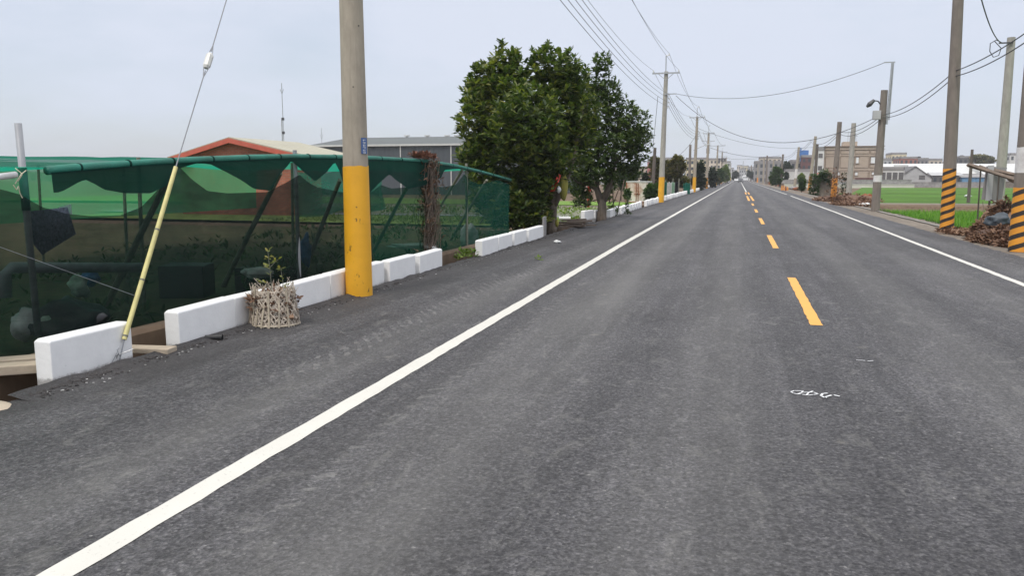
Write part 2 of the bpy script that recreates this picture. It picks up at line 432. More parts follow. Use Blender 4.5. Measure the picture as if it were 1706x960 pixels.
MT['leaf_olive'] = leaf_mat('olive_leaf', [(0, (.045, .050, .016)), (.5, (.105, .10, .030)), (.8, (.17, .135, .045)), (1, (.22, .14, .05))], .6, .25)
MT['leaf_green'] = leaf_mat('mid_green_leaf', [(0, (.020, .045, .012)), (.5, (.050, .095, .024)), (1, (.10, .16, .045))], .55, .25)
MT['leaf_dark'] = leaf_mat('dark_leaf', [(0, (.010, .022, .010)), (.5, (.022, .040, .016)), (1, (.045, .065, .024))], .6, .2)
MT['leaf_bright'] = leaf_mat('bright_leaf', [(0, (.07, .11, .02)), (.5, (.13, .19, .035)), (1, (.22, .27, .06))], .55, .3)
MT['leaf_dry'] = leaf_mat('dry_leaf', [(0, (.07, .036, .022)), (.4, (.16, .088, .055)), (.75, (.26, .16, .10)), (1, (.38, .26, .18))], .75, .1, (1, .8, .6))
MT['leaf_sapling'] = leaf_mat('sapling_leaf', [(0, (.10, .13, .03)), (.5, (.24, .24, .06)), (1, (.42, .30, .10))], .5, .3)
MT['paddy_blade'] = leaf_mat('rice_blade', [(0, (.06, .16, .012)), (.5, (.11, .25, .022)), (1, (.19, .32, .045))], .6, .3)
MT['fruit'] = simple('jackfruit_skin', (.24, .22, .035), .7, .25, 30, (1, 1, 1), .9, 60)
MT['red_bag'] = simple('red_plastic', (.62, .04, .02), .45, .2, 6)
MT['white_bag'] = simple('white_plastic_sack', (.62, .63, .62), .5, .2, 6, (1, 1, 1), .6)
MT['blue_bag'] = simple('blue_plastic_sheet', (.05, .17, .42), .5, .2, 6, (1, 1, 1), .6)
MT['pale_green_bag'] = simple('pale_green_sack', (.42, .58, .46), .6, .3, 12, (1, 1, 1), .6)
MT['tarp'] = simple('black_tarpaulin', (.025, .026, .028), .45, .3, 3, (1, 1, 1), .9)
MT['clod'] = simple('asphalt_crumb', (.040, .036, .035), .9, .4, 30)
MT['beige'] = simple('beige_tile_wall', (.40, .325, .255), .8, .06, 1)
MT['beige_dark'] = simple('brown_tile_trim', (.19, .135, .10), .8, .08, 1)
MT['glass'] = simple('window_glass', (.06, .07, .08), .15, .2, 1, bmp=0)
MT['white_pane'] = simple('pale_window', (.72, .74, .74), .3, .06, 1, bmp=0)
MT['cream'] = simple('cream_render', (.58, .51, .42), .85, .1, .6)
MT['cream2'] = simple('pale_yellow_render', (.66, .58, .40), .85, .1, .6)
MT['offwhite'] = simple('offwhite_render', (.60, .60, .58), .85, .12, .6)
MT['pale_grey'] = simple('pale_grey_render', (.42, .42, .42), .85, .12, .6)
MT['mid_grey'] = simple('grey_render', (.26, .25, .245), .85, .15, .6)
MT['dark_grey'] = simple('sooty_render', (.12, .115, .115), .85, .2, .6)
MT['pink'] = simple('dull_red_render', (.38, .15, .14), .85, .15, .6)
MT['dark_red'] = simple('dark_red_render', (.13, .055, .05), .85, .2, .6)
MT['red_tile'] = simple('red_brown_tile', (.30, .13, .10), .8, .2, 1)
MT['wall_block'] = brick_mat('grey_block_wall', (.30, .29, .28), (.36, .35, .335), (.22, .21, .2), 1, .6, .35)
MT['pale_base'] = simple('pale_wall_base', (.55, .56, .47), .9, .08, .5)
MT['blue_paint'] = simple('blue_paint', (.05, .16, .42), .5, .15, 2)
MT['blue_sheet'] = corrugated('blue_sheet', (.12, .26, .42), .6, 0, .5)
MT['orange_red'] = simple('orange_red_paint', (.62, .10, .035), .5, .1, 2)
MT['orange'] = simple('orange_paint', (.70, .27, .03), .5, .2, 3, dirt=(.2, .12, .06))
MT['tyre'] = simple('tyre_rubber', (.02, .02, .02), .8, .1, 5)
MT['car_grey'] = simple('dark_car_paint', (.06, .065, .07), .25, .05, 1, bmp=0)
MT['car_white'] = simple('white_car_paint', (.72, .72, .72), .3, .05, 1, bmp=0)
MT['skin'] = simple('skin', (.45, .28, .2), .6, .05, 3, bmp=0)
MT['cloth'] = simple('dark_cloth', (.06, .07, .1), .9, .2, 5)
MT['plate_blue'] = simple('blue_number_plate', (.06, .12, .30), .4, .05, 3, bmp=0)
MT['plate_white'] = simple('white_lettering', (.75, .75, .75), .4, .03, 3, bmp=0)
MT['spray'] = paint('white_spray_paint', (.72, .73, .74), .9)
MT['twine'] = simple('twine', (.55, .52, .38), .8, .2, 10)
MT['stone'] = simple('rubble_stone', (.20, .13, .09), .9, .3, 4, (1, 1, 1), .6)
MT['yard'] = simple('yard_concrete', (.23, .215, .19), .9, .15, .8)

# ------------------------------------------------------------------ mesh helpers
class MB:
    def __init__(s): s.v = []; s.f = []
    def add(s, vs, fs):
        o = len(s.v); s.v.extend([Vector(q) for q in vs]); s.f.extend([tuple(i + o for i in f) for f in fs]); return s
    def box(s, c, d, rz=0, rx=0, ry=0, taper=1.0):
        m = Matrix.Rotation(rz, 3, 'Z') @ Matrix.Rotation(ry, 3, 'Y') @ Matrix.Rotation(rx, 3, 'X')
        vs = []
        for z in (-.5, .5):
            k = 1 if z < 0 else taper
            for x, y in ((-.5, -.5), (.5, -.5), (.5, .5), (-.5, .5)):
                vs.append(Vector(c) + m @ Vector((x * d[0] * k, y * d[1] * k, z * d[2])))
        return s.add(vs, [(0, 3, 2, 1), (4, 5, 6, 7), (0, 1, 5, 4), (1, 2, 6, 5), (2, 3, 7, 6), (3, 0, 4, 7)])
    def tube(s, pts, rad, n=8, caps=True):
        pts = [Vector(p) for p in pts]
        if isinstance(rad, (int, float)): rad = [rad] * len(pts)
        rings = []; up = Vector((0, 0, 1)); vs = []
        prev = None
        for i, p in enumerate(pts):
            d = (pts[min(i + 1, len(pts) - 1)] - pts[max(i - 1, 0)])
            d = d.normalized() if d.length > 1e-9 else Vector((0, 0, 1))
            if prev is None:
                a = d.cross(up)
                if a.length < .05: a = Vector((1, 0, 0)) - d * d.x
                a.normalize()
            else:
                a = prev - d * prev.dot(d)
                a.normalize()
            prev = a
            b = d.cross(a)
            for k in range(n):
                t = 2 * math.pi * k / n
                vs.append(p + (a * math.cos(t) + b * math.sin(t)) * rad[i])
        fs = []
        for i in range(len(pts) - 1):
            for k in range(n):
                fs.append((i * n + k, i * n + (k + 1) % n, (i + 1) * n + (k + 1) % n, (i + 1) * n + k))
        if caps:
            fs.append(tuple(range(n - 1, -1, -1))); fs.append(tuple((len(pts) - 1) * n + k for k in range(n)))
        return s.add(vs, fs)
    def quad(s, a, b, c, d): return s.add([a, b, c, d], [(0, 1, 2, 3)])
    def prism(s, poly, off):
        """poly: list of 3D points (one face), off: vector of thickness"""
        n = len(poly); off = Vector(off)
        vs = [Vector(p) for p in poly] + [Vector(p) + off for p in poly]
        fs = [tuple(range(n - 1, -1, -1)), tuple(range(n, 2 * n))]
        for i in range(n): fs.append((i, (i + 1) % n, n + (i + 1) % n, n + i))
        return s.add(vs, fs)
    def blob(s, c, r, sub=2, jit=.15, seed=0, flat=None):
        import bmesh
        bm = bmesh.new(); bmesh.ops.create_icosphere(bm, subdivisions=sub, radius=1)
        rr = r if isinstance(r, (tuple, list)) else (r, r, r)
        vs = []
        for v in bm.verts:
            k = 1 + jit * 2 * (mnoise.noise(v.co * 1.7 + Vector((seed * 3.1, seed, 0))))
            q = Vector((v.co.x * rr[0] * k, v.co.y * rr[1] * k, v.co.z * rr[2] * k))
            vs.append(Vector(c) + q)
        fs = [tuple(v.index for v in f.verts) for f in bm.faces]
        bm.free(); return s.add(vs, fs)
    def build(s, name, mat, parent=None, origin=None, smooth=False):
        o0 = Vector((0, 0, 0))
        if parent is not None: o0 = Vector(parent['_o'])
        elif origin is not None: o0 = Vector(origin)
        me = bpy.data.meshes.new(name)
        me.from_pydata([tuple(v - o0) for v in s.v], [], s.f)
        me.materials.append(MT[mat] if isinstance(mat, str) else mat)
        if smooth:
            for p in me.polygons: p.use_smooth = True
        me.update()
        ob = bpy.data.objects.new(name, me); col.objects.link(ob)
        if parent is not None: ob.parent = parent
        else: ob.location = o0
        ob['_o'] = tuple(o0)
        return ob
def tag(o, label, cat, group=None, kind=None):
    if label: o['label'] = label
    if cat: o['category'] = cat
    if group: o['group'] = group
    if kind: o['kind'] = kind
    return o
def thing(name, loc, label, cat, group=None):
    o = bpy.data.objects.new(name, None); col.objects.link(o); o.empty_display_size = .2
    o.location = loc; o['_o'] = tuple(loc)
    return tag(o, label, cat, group)
def copy_tree(o, parent=None):
    c = o.copy(); col.objects.link(c); c.parent = parent
    for ch in list(o.children): copy_tree(ch, c)
    return c
def struct(o): o['kind'] = 'structure'; return o
def bevel(o, w=.02, seg=2):
    m = o.modifiers.new('bevel', 'BEVEL'); m.width = w; m.segments = seg; m.limit_method = 'ANGLE'
    return o

# ------------------------------------------------------------------ ground (one sheet with the ditch cut in it)
FZ = -0.42     # level of the fields
prof = [(-2500, FZ), (-300, FZ), (-60, -.30), (-20, -.26), (-8, -.22), (-5.72, -.10), (-5.70, -.55), (-5.20, -.58), (-5.18, -.09), (-4.6, -.06), (0, -.05), (5.3, -.06), (5.95, -.02), (6.5, -.06), (7.5, FZ), (30, FZ), (300, FZ), (2500, FZ)]
ys = [-30, 0, 4, 6, 8, 10, 13, 16, 20, 24, 30, 40, 60, 90, 130, 200, 400, 900, 4000]
mb = MB(); vs = []
for y in ys:
    for x, z in prof:
        vs.append((x, y, z))
n = len(prof)
mb.add(vs, [(j * n + i, j * n + i + 1, (j + 1) * n + i + 1, (j + 1) * n + i) for j in range(len(ys) - 1) for i in range(n - 1)])
struct(mb.build('ground', 'soil'))

def strip(name, mat, xl, xr, y0, y1, z, step=1.0, jl=0, jr=0, seed=1, segs=1):
    rnd = random.Random(seed); mb = MB(); vs = []; k = 0
    y = y0
    while True:
        st = step if y < 60 else step * 12
        a = (xl(y) if callable(xl) else xl) + (rnd.uniform(-jl, jl) if jl else 0); b = (xr(y) if callable(xr) else xr) + (rnd.uniform(-jr, jr) if jr else 0)
        vs += [(a, y, z), (b, y, z)]; k += 1
        if y >= y1: break
        y = min(y + st, y1)
    mb.add(vs, [(2 * i, 2 * i + 1, 2 * i + 3, 2 * i + 2) for i in range(k - 1)])
    return struct(mb.build(name, mat))
strip('road', 'asphalt', -4.97, 5.55, -30, 1500, 0.0, .22, .035, .06)
def lc(y): return -2.565 - .09 * min(max(y, 0), 20) / 20
def rc(y): return 4.13 + .0095 * min(max(y - 11, -20), 30) + .004 * min(max(y - 41, 0), 40)
LL, LR = (lambda y: lc(y) - .072), (lambda y: lc(y) + .072)
RL, RR_ = (lambda y: rc(y) - .06), (lambda y: rc(y) + .06)
strip('white_edge_line', 'white_line', LL, LR, -10, 1400, .004, .16, .006, .006, 31)
strip('white_edge_line', 'white_line', RL, RR_, -10, 78, .004, .2, .006, .006, 32)
strip('white_edge_line', 'white_line', RL, RR_, 84, 1400, .004, 1)
for i, y0 in enumerate([9.2, 19.3, 29.4, 39.5, 49.5]):
    strip('yellow_lane_dash', 'yellow_line', .805, .93, y0, y0 + (4.4 if i < 3 else 4.0), .004, .15, .006, .006, 40 + i)
for xx in (.68, .98):
    strip('yellow_lane_dash', 'yellow_line', xx, xx + .15, 60, 76, .004, .5)
    strip('yellow_lane_dash', 'yellow_line', xx, xx + .15, 84, 96, .004, .5)
strip('white_centre_line', 'white_line', .82, .96, 98, 1400, .004, 1)
# dirt verge along the right side, with its low concrete lip
strip('verge', 'verge', 5.45, 6.9, -30, 900, -.012, .5, .08, .12, 5)
strip('concrete_lip', 'yard', 6.40, 6.56, -30, 150, .02, .9, .04, .05, 7)

# fields on the right
def patch(name, mat, pts, z):
    mb = MB(); mb.add([(p[0], p[1], z) for p in pts], [tuple(range(len(pts)))]); return struct(mb.build(name, mat))
patch('rice_paddy', 'paddy', [(6.9, 5), (60, 5), (120, 52), (7.6, 50)], FZ + .10)
patch('field_track', 'verge', [(7.4, 62), (7.4, 66.5), (160, 66.5), (160, 62)], FZ + .16)
patch('rice_paddy', 'paddy_far', [(9, 66.8), (260, 66.8), (260, 110), (12, 110)], FZ + .12)
patch('paddy_bank', 'bed_grass', [(10, 110.2), (260, 110.2), (260, 111.4), (10, 111.4)], FZ + .22)
patch('rice_paddy', 'paddy_far', [(14, 111.6), (260, 111.6), (260, 178), (24, 178)], FZ + .12)
# levee between the paddies
mb = MB()
for a, b, z in ((50.3, 53.5, .20), (54.4, 60.5, .30)):
    mb.add([(7.3, a, FZ), (160, a, FZ), (160, a + .4, FZ + z), (7.3, a + .4, FZ + z), (7.3, b, FZ + z * .8), (160, b, FZ + z * .8)], [(0, 1, 2, 3), (3, 2, 5, 4)])
struct(mb.build('paddy_levee', 'soil'))
# fields on the left, beyond the netted garden
patch('garden_floor', 'inner', [(-40, 0), (-5.78, 0), (-5.78, 25), (-40, 25)], -.085)
patch('seedling_bed', 'bed_green', [(-30, 30), (-6.2, 28.4), (-6.2, 35), (-30, 35)], -.15)
patch('mulch_film', 'film', [(-32, 35.3), (-6.4, 35.3), (-6.4, 36.4), (-32, 36.4)], -.13)
patch('mulched_bed', 'bed_stone', [(-34, 36.8), (-6.3, 36.8), (-6.3, 47), (-34, 47)], -.14)
patch('earth_path', 'verge', [(-36, 47.2), (-6.3, 47.2), (-6.3, 51), (-36, 51)], -.15)
patch('grass_bed', 'bed_grass', [(-60, 51.2), (-6.6, 51.2), (-6.6, 58), (-60, 76)], -.12)

# ------------------------------------------------------------------ writing sprayed on the road
def ribbon(mb, pts, w, z):
    pts = [Vector((p[0], p[1], z)) for p in pts]
    for i in range(len(pts) - 1):
        d = (pts[i + 1] - pts[i]).normalized(); nrm = Vector((-d.y, d.x, 0)) * w / 2
        e = d * w * .3
        mb.quad(pts[i] - e - nrm, pts[i + 1] + e - nrm, pts[i + 1] + e + nrm, pts[i] - e + nrm)
for k, line in enumerate([
    [(150, 460), (200, 445), (320, 447), (305, 473), (240, 493), (185, 480), (150, 460)],
    [(300, 470), (470, 468), (540, 492), (470, 503), (380, 511), (300, 497), (235, 492)],
    [(462, 452), (405, 474), (372, 508)],
    [(662, 484), (605, 488), (575, 520), (640, 550), (655, 532), (722, 514)],
    [(770, 513), (835, 528)], [(1085, 12), (1200, 20)], [(1245, 28), (1315, 24)]]):
    mb = MB(); ribbon(mb, [G(1300 + u * .1172, 600 + w_ * .1172) for u, w_ in line], .017 if k in (3, 4) else .012, .0045 + .0006 * k)
    struct(mb.build('sprayed_writing', 'spray'))

# ------------------------------------------------------------------ kerb blocks
def kerb_mesh(L=.94, T=.155, H=.44):
    # base sunk 8 cm, long edges and end edges chamfered at the top
    c = .022
    mb = MB(); z0 = -.10; z1 = H - .10 - c; z2 = H - .10
    lv = []
    for z, i in ((z0, 0), (z1, 0), (z2, c)):
        lv += [(-T / 2 + i, -L / 2 + i, z), (T / 2 - i, -L / 2 + i, z), (T / 2 - i, L / 2 - i, z), (-T / 2 + i, L / 2 - i, z)]
    fs = [(8, 9, 10, 11)]
    for k in (0, 4):
        for i in range(4): fs.append((k + i, k + (i + 1) % 4, k + 4 + (i + 1) % 4, k + 4 + i))
    mb.add(lv, fs); return mb
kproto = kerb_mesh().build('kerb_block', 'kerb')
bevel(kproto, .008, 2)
krnd = random.Random(4)
kfirst = [True]
def kerb(y, x=-5.06, rz=0, label='', group=None, sz=1.0, sy=1.0, z=0):
    o = kproto if kfirst[0] else kproto.copy()
    if not kfirst[0]: col.objects.link(o)
    kfirst[0] = False
    for k in ('group',):
        if k in o: del o[k]
    o.location = (x, y, z); o.rotation_euler = (krnd.uniform(-.008, .008), krnd.uniform(-.012, .012), rz)
    o.scale = (1, sy, sz)
    return tag(o, label, 'kerb block', group)
GK = 'white kerb blocks along the left road edge'
near = [  # y0, y1, x, label
    (4.98, 5.86, -5.17, 'white kerb block standing alone behind the yellow guy wire guard, nearest of the row'),
    (6.40, 7.34, -5.12, 'white kerb block between the plank bridge and the woven basket'),
    (7.38, 8.33, -5.17, 'white kerb block directly behind the woven basket with the sapling'),
    (8.38, 9.42, -5.13, 'white kerb block between the woven basket and the yellow pole base'),
    (9.50, 10.30, -5.18, 'white kerb block mostly hidden behind the thick yellow pole base'),
    (10.34, 11.20, -5.17, 'white kerb block just past the thick yellow pole base'),
    (11.26, 12.28, -5.12, 'white kerb block, middle of the three between yellow pole and brown ditch wall gap'),
    (12.36, 13.50, -5.09, 'white kerb block at the gap with the brown ditch wall, last before it'),
    (15.55, 16.75, -5.02, 'white kerb block, first after the gap with the brown ditch wall'),
    (16.85, 18.05, -5.06, 'white kerb block, second after the brown ditch wall gap'),
    (18.15, 19.35, -5.06, 'white kerb block, third after the brown ditch wall gap'),
    (19.45, 21.1, -5.04, 'white kerb block touching the big tree trunk, under its leaves')]
for (a, b, x, lab) in near:
    kerb((a + b) / 2, x + krnd.uniform(-.008, .008), krnd.uniform(.0, .035), lab, GK, krnd.uniform(.97, 1.03), (b - a) / .94)
kerb(29.9, -5.38, -.10, 'white kerb block set askew just left of the second tree trunk', GK, 1.0, 1.35, .06)
kerb(31.4, -5.24, -.08, 'white kerb block half hidden behind the second tree trunk', GK, 1.0, 1.5, .03)
def krun(y0, y1, x, lab, L=1.12):
    n = max(1, round((y1 - y0) / L)); st = (y1 - y0) / n
    for i in range(n):
        kerb(y0 + st * (i + .5), x + krnd.uniform(-.03, .03), krnd.uniform(.03, .10), lab, GK, krnd.uniform(.94, 1.06), (st - .09) / .94)
krun(32.6, 44.6, -5.06, 'white kerb block in the run between second tree and rusty cargo box')
krun(46.2, 53.6, -5.04, 'white kerb block in the short run leading up to the second yellow pole')
krun(54.6, 56.6, -5.20, 'white kerb block right behind the second yellow pole')
krun(58.8, 84.5, -5.05, 'white kerb block in the long run past the second yellow pole')
krun(86, 95.5, -5.05, 'white kerb block in the run before the third yellow pole')
krun(98, 112, -5.05, 'white kerb block in the far run past the third yellow pole', 1.3)
krun(114, 130, -5.05, 'white kerb block in the farther run before the striped left pole', 1.4)
krun(136, 176, -5.05, 'white kerb block in the farthest run, beyond the striped left pole', 1.7)

# crumbs of asphalt spilt along the block feet
mb = MB(); rr = random.Random(8)
for i in range(2300):
    y = 4.6 + (rr.random() ** 1.7) * 24
    x = -4.985 + abs(rr.gauss(0, .075))
    if 13.6 < y < 15.4: x = -5.0 + rr.uniform(-.1, .12)
    s = rr.uniform(.005, .019) * (1.25 if x < -4.9 else .7)
    mb.blob((x, y, s * .35), (s, s * rr.uniform(.6, 1.3), s * rr.uniform(.5, .9)), 1, .35, i)
tag(mb.build('asphalt_crumbs', 'clod'), None, None, None, 'stuff')
mb = MB()
for i in range(160):
    y = 4.7 + (rr.random() ** 1.5) * 14; x = -4.95 + abs(rr.gauss(0, .10)); s = rr.uniform(.004, .010)
    mb.blob((x, y, s * .6), (s * 1.6, s, s * .4), 1, .3, i)
tag(mb.build('paint_flakes', 'kerb'), None, None, None, 'stuff')
# smooth fillet of asphalt banked against the blocks
mb = MB(); vs = []; k = 0; y = 4.5
while y < 29:
    w = .12 + .07 * mnoise.noise(Vector((y * 2.1, 0, 0))); hh = .035 + .02 * mnoise.noise(Vector((y * 3.3, 5, 0)))
    vs += [(-5.02, y, hh), (-5.02 + w * .5, y, hh * .7), (-5.02 + w, y, hh * .22), (-5.02 + w * 1.8, y, -.002)]; k += 1; y += .09
mb.add(vs, [(4 * i + j, 4 * i + j + 1, 4 * i + j + 5, 4 * i + j + 4) for i in range(k - 1) for j in range(3)])
struct(mb.build('asphalt_fillet', 'asphalt', smooth=True))

# ditch wall, planks
mb = MB()
vs = []; k = 0; y = 2.0
while y <= 27:
    t = .10 + .02 * mnoise.noise(Vector((y, 1, 1)))
    vs += [(-5.62, y, -.6), (-5.60, y, t - .04), (-5.63, y, t), (-5.76, y, t), (-5.78, y, -.2)]; k += 1; y += .5
mb.add(vs, [(5 * i + j, 5 * i + j + 1, 5 * i + j + 6, 5 * i + j + 5) for i in range(k - 1) for j in range(4)])
tag(mb.build('ditch_wall', 'ditch_conc', origin=(-5.65, 14, -.5)), 'stained brown concrete ditch wall under the dark netting', 'wall')
def plank(a, b, w, h, label, mat='beam'):
    a, b = Vector(a), Vector(b); d = b - a; m = MB()
    m.box((a + b) / 2, (d.length, w, h), math.atan2(d.y, d.x), 0, 0)
    return tag(bevel(m.build('plank', mat, origin=(a + b) / 2), .008), label, 'plank', 'worn planks bridging the ditch')
plank((-5.95, 4.72, .075), (-5.16, 5.28, .075), .17, .075, 'worn plank poking out left of the nearest white kerb block')
plank((-5.95, 4.95, .085), (-5.20, 5.60, .085), .17, .07, 'worn plank lying behind the nearest white kerb block')
plank((-5.75, 6.02, .03), (-4.90, 6.13, .03), .16, .05, 'worn plank in the gap between the first two white kerb blocks')
m = MB(); m.blob((-5.05, 4.30, -.05), (.32, .2, .075), 3, .12, 5)
tag(m.build('flat_stone', 'beam', origin=(-5.05, 4.30, -.05), smooth=True), 'pale flat stone at the far left road edge below the plank', 'stone')
# black hose end beside the second block
m = MB(); p0 = G(342, 563, .025)
m.tube([p0 + Vector((.0, .0, 0)), p0 + Vector((.16, .05, .005))], .027, 12, False)
m.tube([p0 + Vector((.16, .05, .005)), p0 + Vector((0, 0, 0))], .020, 12, False)
tag(m.build('hose_end', 'black_plastic', origin=p0), 'short black pipe end lying on the asphalt at the second kerb block', 'pipe')

# ------------------------------------------------------------------ utility poles
def lerp(a, b, t): return Vector(a) * (1 - t) + Vector(b) * t
def pole(base, top, r0, r1, mat, label, bands=(), group=None, holes=0, name='utility_pole', n=20):
    """bands: (z0, z1, material) painted sleeves; returns root"""
    base, top = Vector(base), Vector(top)
    root = thing(name, base, label, 'utility pole' if name == 'utility_pole' else 'pole', group)
    H = top.z - base.z
    at = lambda z: lerp(base, top, (z - base.z) / H)
    rad = lambda z: r0 + (r1 - r0) * (z - base.z) / H
    m = MB(); zz = [base.z - .15 + (H + .15) * i / 8 for i in range(9)]
    m.tube([at(z) for z in zz], [rad(z) for z in zz], n)
    m.build('shaft', mat, root, smooth=True).modifiers.new('es', 'EDGE_SPLIT')
    for z0, z1, bm_ in bands:
        m = MB()
        k = 28; vs = []
        for i, z in enumerate((z0, z0 + (z1 - z0) * .5, z1)):
            c = at(z)
            for j in range(k):
                t = 2 * math.pi * j / k
                dz = (.022 * mnoise.noise(Vector((math.cos(t) * 1.5, math.sin(t) * 1.5, z))) if i == 2 else 0)
                q = rad(z) + .003
                vs.append((c.x + q * math.cos(t), c.y + q * math.sin(t), z + dz))
        m.add(vs, [(i * k + j, i * k + (j + 1) % k, (i + 1) * k + (j + 1) % k, (i + 1) * k + j) for i in range(2) for j in range(k)])
        m.build('painted_band', bm_, root, smooth=True)
    for i in range(holes):
        z = base.z + 1.2 + i * .78; c = at(z)
        d = Vector((.42, -.9, 0)).normalized()
        if i % 2: d = Vector((.86, -.5, 0)).normalized()
        m = MB(); m.tube([c + d * (rad(z) - .004), c + d * (rad(z) + .005)], .009, 8)
        m.build('bolt_hole', 'black_plastic', root)
    return root, at, rad
def insulator(m, p, h=.16, r=.05):
    p = Vector(p)
    m.tube([p, p + Vector((0, 0, h * .25)), p + Vector((0, 0, h * .3)), p + Vector((0, 0, h * .55)), p + Vector((0, 0, h * .6)), p + Vector((0, 0, h))], [r * .5, r * .5, r, r * .6, r * .9, r * .35], 8)
def crossarm(root, at, rad, ztop, w=1.75, pin=True, ang=0.0, side=0.0, zoff=-.12):
    c = at(ztop); d = Vector((math.cos(ang), math.sin(ang), 0))
    m = MB(); o = Vector((0, -rad(ztop) - .05, zoff)); cc = c + o + d * side
    m.box(cc, (w, .09, .09), ang)
    for s in (-1, 1):
        m.tube([cc + d * s * w * .30, c + Vector((0, -rad(ztop), zoff - .45))], .018, 6)
    m.build('crossarm', 'steel', root)
    pts = []
    for s in (-.46, .46):
        m = MB(); q = cc + d * (s * w) + Vector((0, 0, .045)); insulator(m, q); m.build('insulator', 'porcelain', root); pts.append(q + Vector((0, 0, .14)))
    if pin:
        m = MB(); m.tube([c + Vector((-.03, 0, -.5)), c + Vector((-.03, 0, 1.0))], .035, 8); m.tube([c + Vector((-.05, 0, 1.0)), c + Vector((.16, 0, 1.02))], .03, 6); m.build('top_pin', 'steel', root)
        q = c + Vector((.16, 0, 1.0)); m = MB(); insulator(m, q); m.build('insulator', 'porcelain', root); pts.append(q + Vector((0, 0, .14)))
    return pts
def rack(root, at, rad, zs, side=1):
    m = MB(); a = at(zs[0]); b = at(zs[-1]); o = Vector((side * (rad(zs[0]) + .05), -.02, 0))
    m.box((a + b) / 2 + o, (.035, .05, abs(zs[0] - zs[-1]) + .25)); m.build('wire_rack', 'steel', root)
    pts = []
    for z in zs:
        c = at(z) + Vector((side * (rad(z) + .12), -.02, 0)); m = MB()
        m.tube([c + Vector((0, 0, -.045)), c + Vector((0, 0, -.01)), c + Vector((0, 0, .01)), c + Vector((0, 0, .045))], [.042, .028, .028, .042], 8)
        m.build('spool_insulator', 'porcelain', root); pts.append(c)
    return pts
def sleeve_arm(): pass

# near left pole
LP1 = (-4.93, 9.98, 0)
p1, at1, rad1 = pole(LP1, (-4.99, 10.05, 9.8), .178, .118, 'pole_conc', 'thick concrete pole with tall plain yellow base nearest the camera', [(-.02, 1.74, 'pole_yellow')], 'utility poles on the left side', holes=8)
for o in p1.children:
    if o.name.startswith('painted_band'): o['label'] = 'yellow painted base with black scuffs'
# number plate on it
zc = P(607, 243, 9.95).z; c = at1(zc); d = Vector((.93, -.37, 0)).normalized(); tx = Vector((-d.y, d.x, 0))
m = MB(); hp = .105; q = c + d * (rad1(zc) + .006)
m.prism([q - tx * .05 - Vector((0, 0, hp)), q + tx * .05 - Vector((0, 0, hp)), q + tx * .05 + Vector((0, 0, hp)), q - tx * .05 + Vector((0, 0, hp))], d * .004)
npl = m.build('number_plate', 'plate_blue', p1)
m = MB()
for i, zz in enumerate((.078, .045, .012, -.02, -.052, -.083)):
    o = q + d * .006 + Vector((0, 0, zz))
    m.box(o, (.05, .0015, .005), math.atan2(tx.y, tx.x)); m.box(o + tx * (.012 if i % 2 else -.012) + Vector((0, 0, -.008)), (.008, .0015, .018), math.atan2(tx.y, tx.x))
    if i % 3: m.box(o + Vector((0, 0, -.015)), (.04, .0015, .005), math.atan2(tx.y, tx.x))
m.build('plate_characters', 'plate_white', npl)
t1 = crossarm(p1, at1, rad1, 9.6)
r1 = rack(p1, at1, rad1, [7.75, 7.50, 7.25, 7.0], 1)

def zpx(y, X, Y):   # height whose image row is y at ground place X,Y
    d = (Vector((X, Y, 0)))
    # solve along the vertical line
    lo, hi = -5, 60
    for _ in range(50):
        mid = (lo + hi) / 2; v = Vector((X, Y, mid - CAM_H)); yy = 480 - FOC * v.dot(_u) / v.dot(_w)
        if yy > y: lo = mid
        else: hi = mid
    return lo
# second left pole
LP2 = (-4.93, 54.6, 0); z2 = zpx(119, *LP2[:2])
p2, at2, rad2 = pole(LP2, (-4.78, 54.6, z2), .20, .125, 'pole_conc_pale', 'tall concrete pole with plain yellow base past the two trees', [(-.02, zpx(295, *LP2[:2]), 'pole_yellow')], 'utility poles on the left side')
t2 = crossarm(p2, at2, rad2, z2)
r2 = rack(p2, at2, rad2, [zpx(y, *LP2[:2]) for y in (158, 164, 171, 178)], 1)
# bracket arm for the cross-road wires
b2 = at2(zpx(157, *LP2[:2]))
m = MB(); m.box(b2 + Vector((.35, -.16, 0)), (.75, .06, .06)); m.build('bracket', 'steel', p2)
LP3 = (-4.93, 96.0, 0); z3 = zpx(194, *LP3[:2])
p3, at3, rad3 = pole(LP3, (-4.8, 96, z3), .205, .13, 'pole_conc', 'third left pole, yellow base and small street lamp arm', [(-.02, zpx(295, *LP3[:2]), 'pole_yellow')], 'utility poles on the left side')
t3 = crossarm(p3, at3, rad3, z3); r3 = rack(p3, at3, rad3, [zpx(y, *LP3[:2]) for y in (219, 223, 227, 231)], 1)
zc = zpx(249, *LP3[:2]); m = MB(); a = at3(zc)
m.tube([a + Vector((-.25, 0, -.1)), a + Vector((.3, -.2, .15)), a + Vector((1.1, -.2, .5))], .035, 6); arm = m.build('lamp_arm', 'steel', p3)
m = MB(); m.box(a + Vector((1.35, -.2, .56)), (.55, .22, .10), 0, 0, R(-22)); m.build('lamp_head', 'white_metal', p3)
LP4 = (-4.93, 132.5, 0); z4 = zpx(221, *LP4[:2])
p4, at4, rad4 = pole(LP4, (-4.8, 132.5, z4), .25, .15, 'pole_conc', 'fourth left pole with yellow and black striped base', [(-.02, zpx(296, *LP4[:2]), 'stripes')], 'utility poles on the left side', n=12)
t4 = crossarm(p4, at4, rad4, z4); r4 = rack(p4, at4, rad4, [z4 - 1.9, z4 - 2.1], 1)
LP5 = (-4.93, 190, 0); z5 = zpx(242, *LP5[:2])
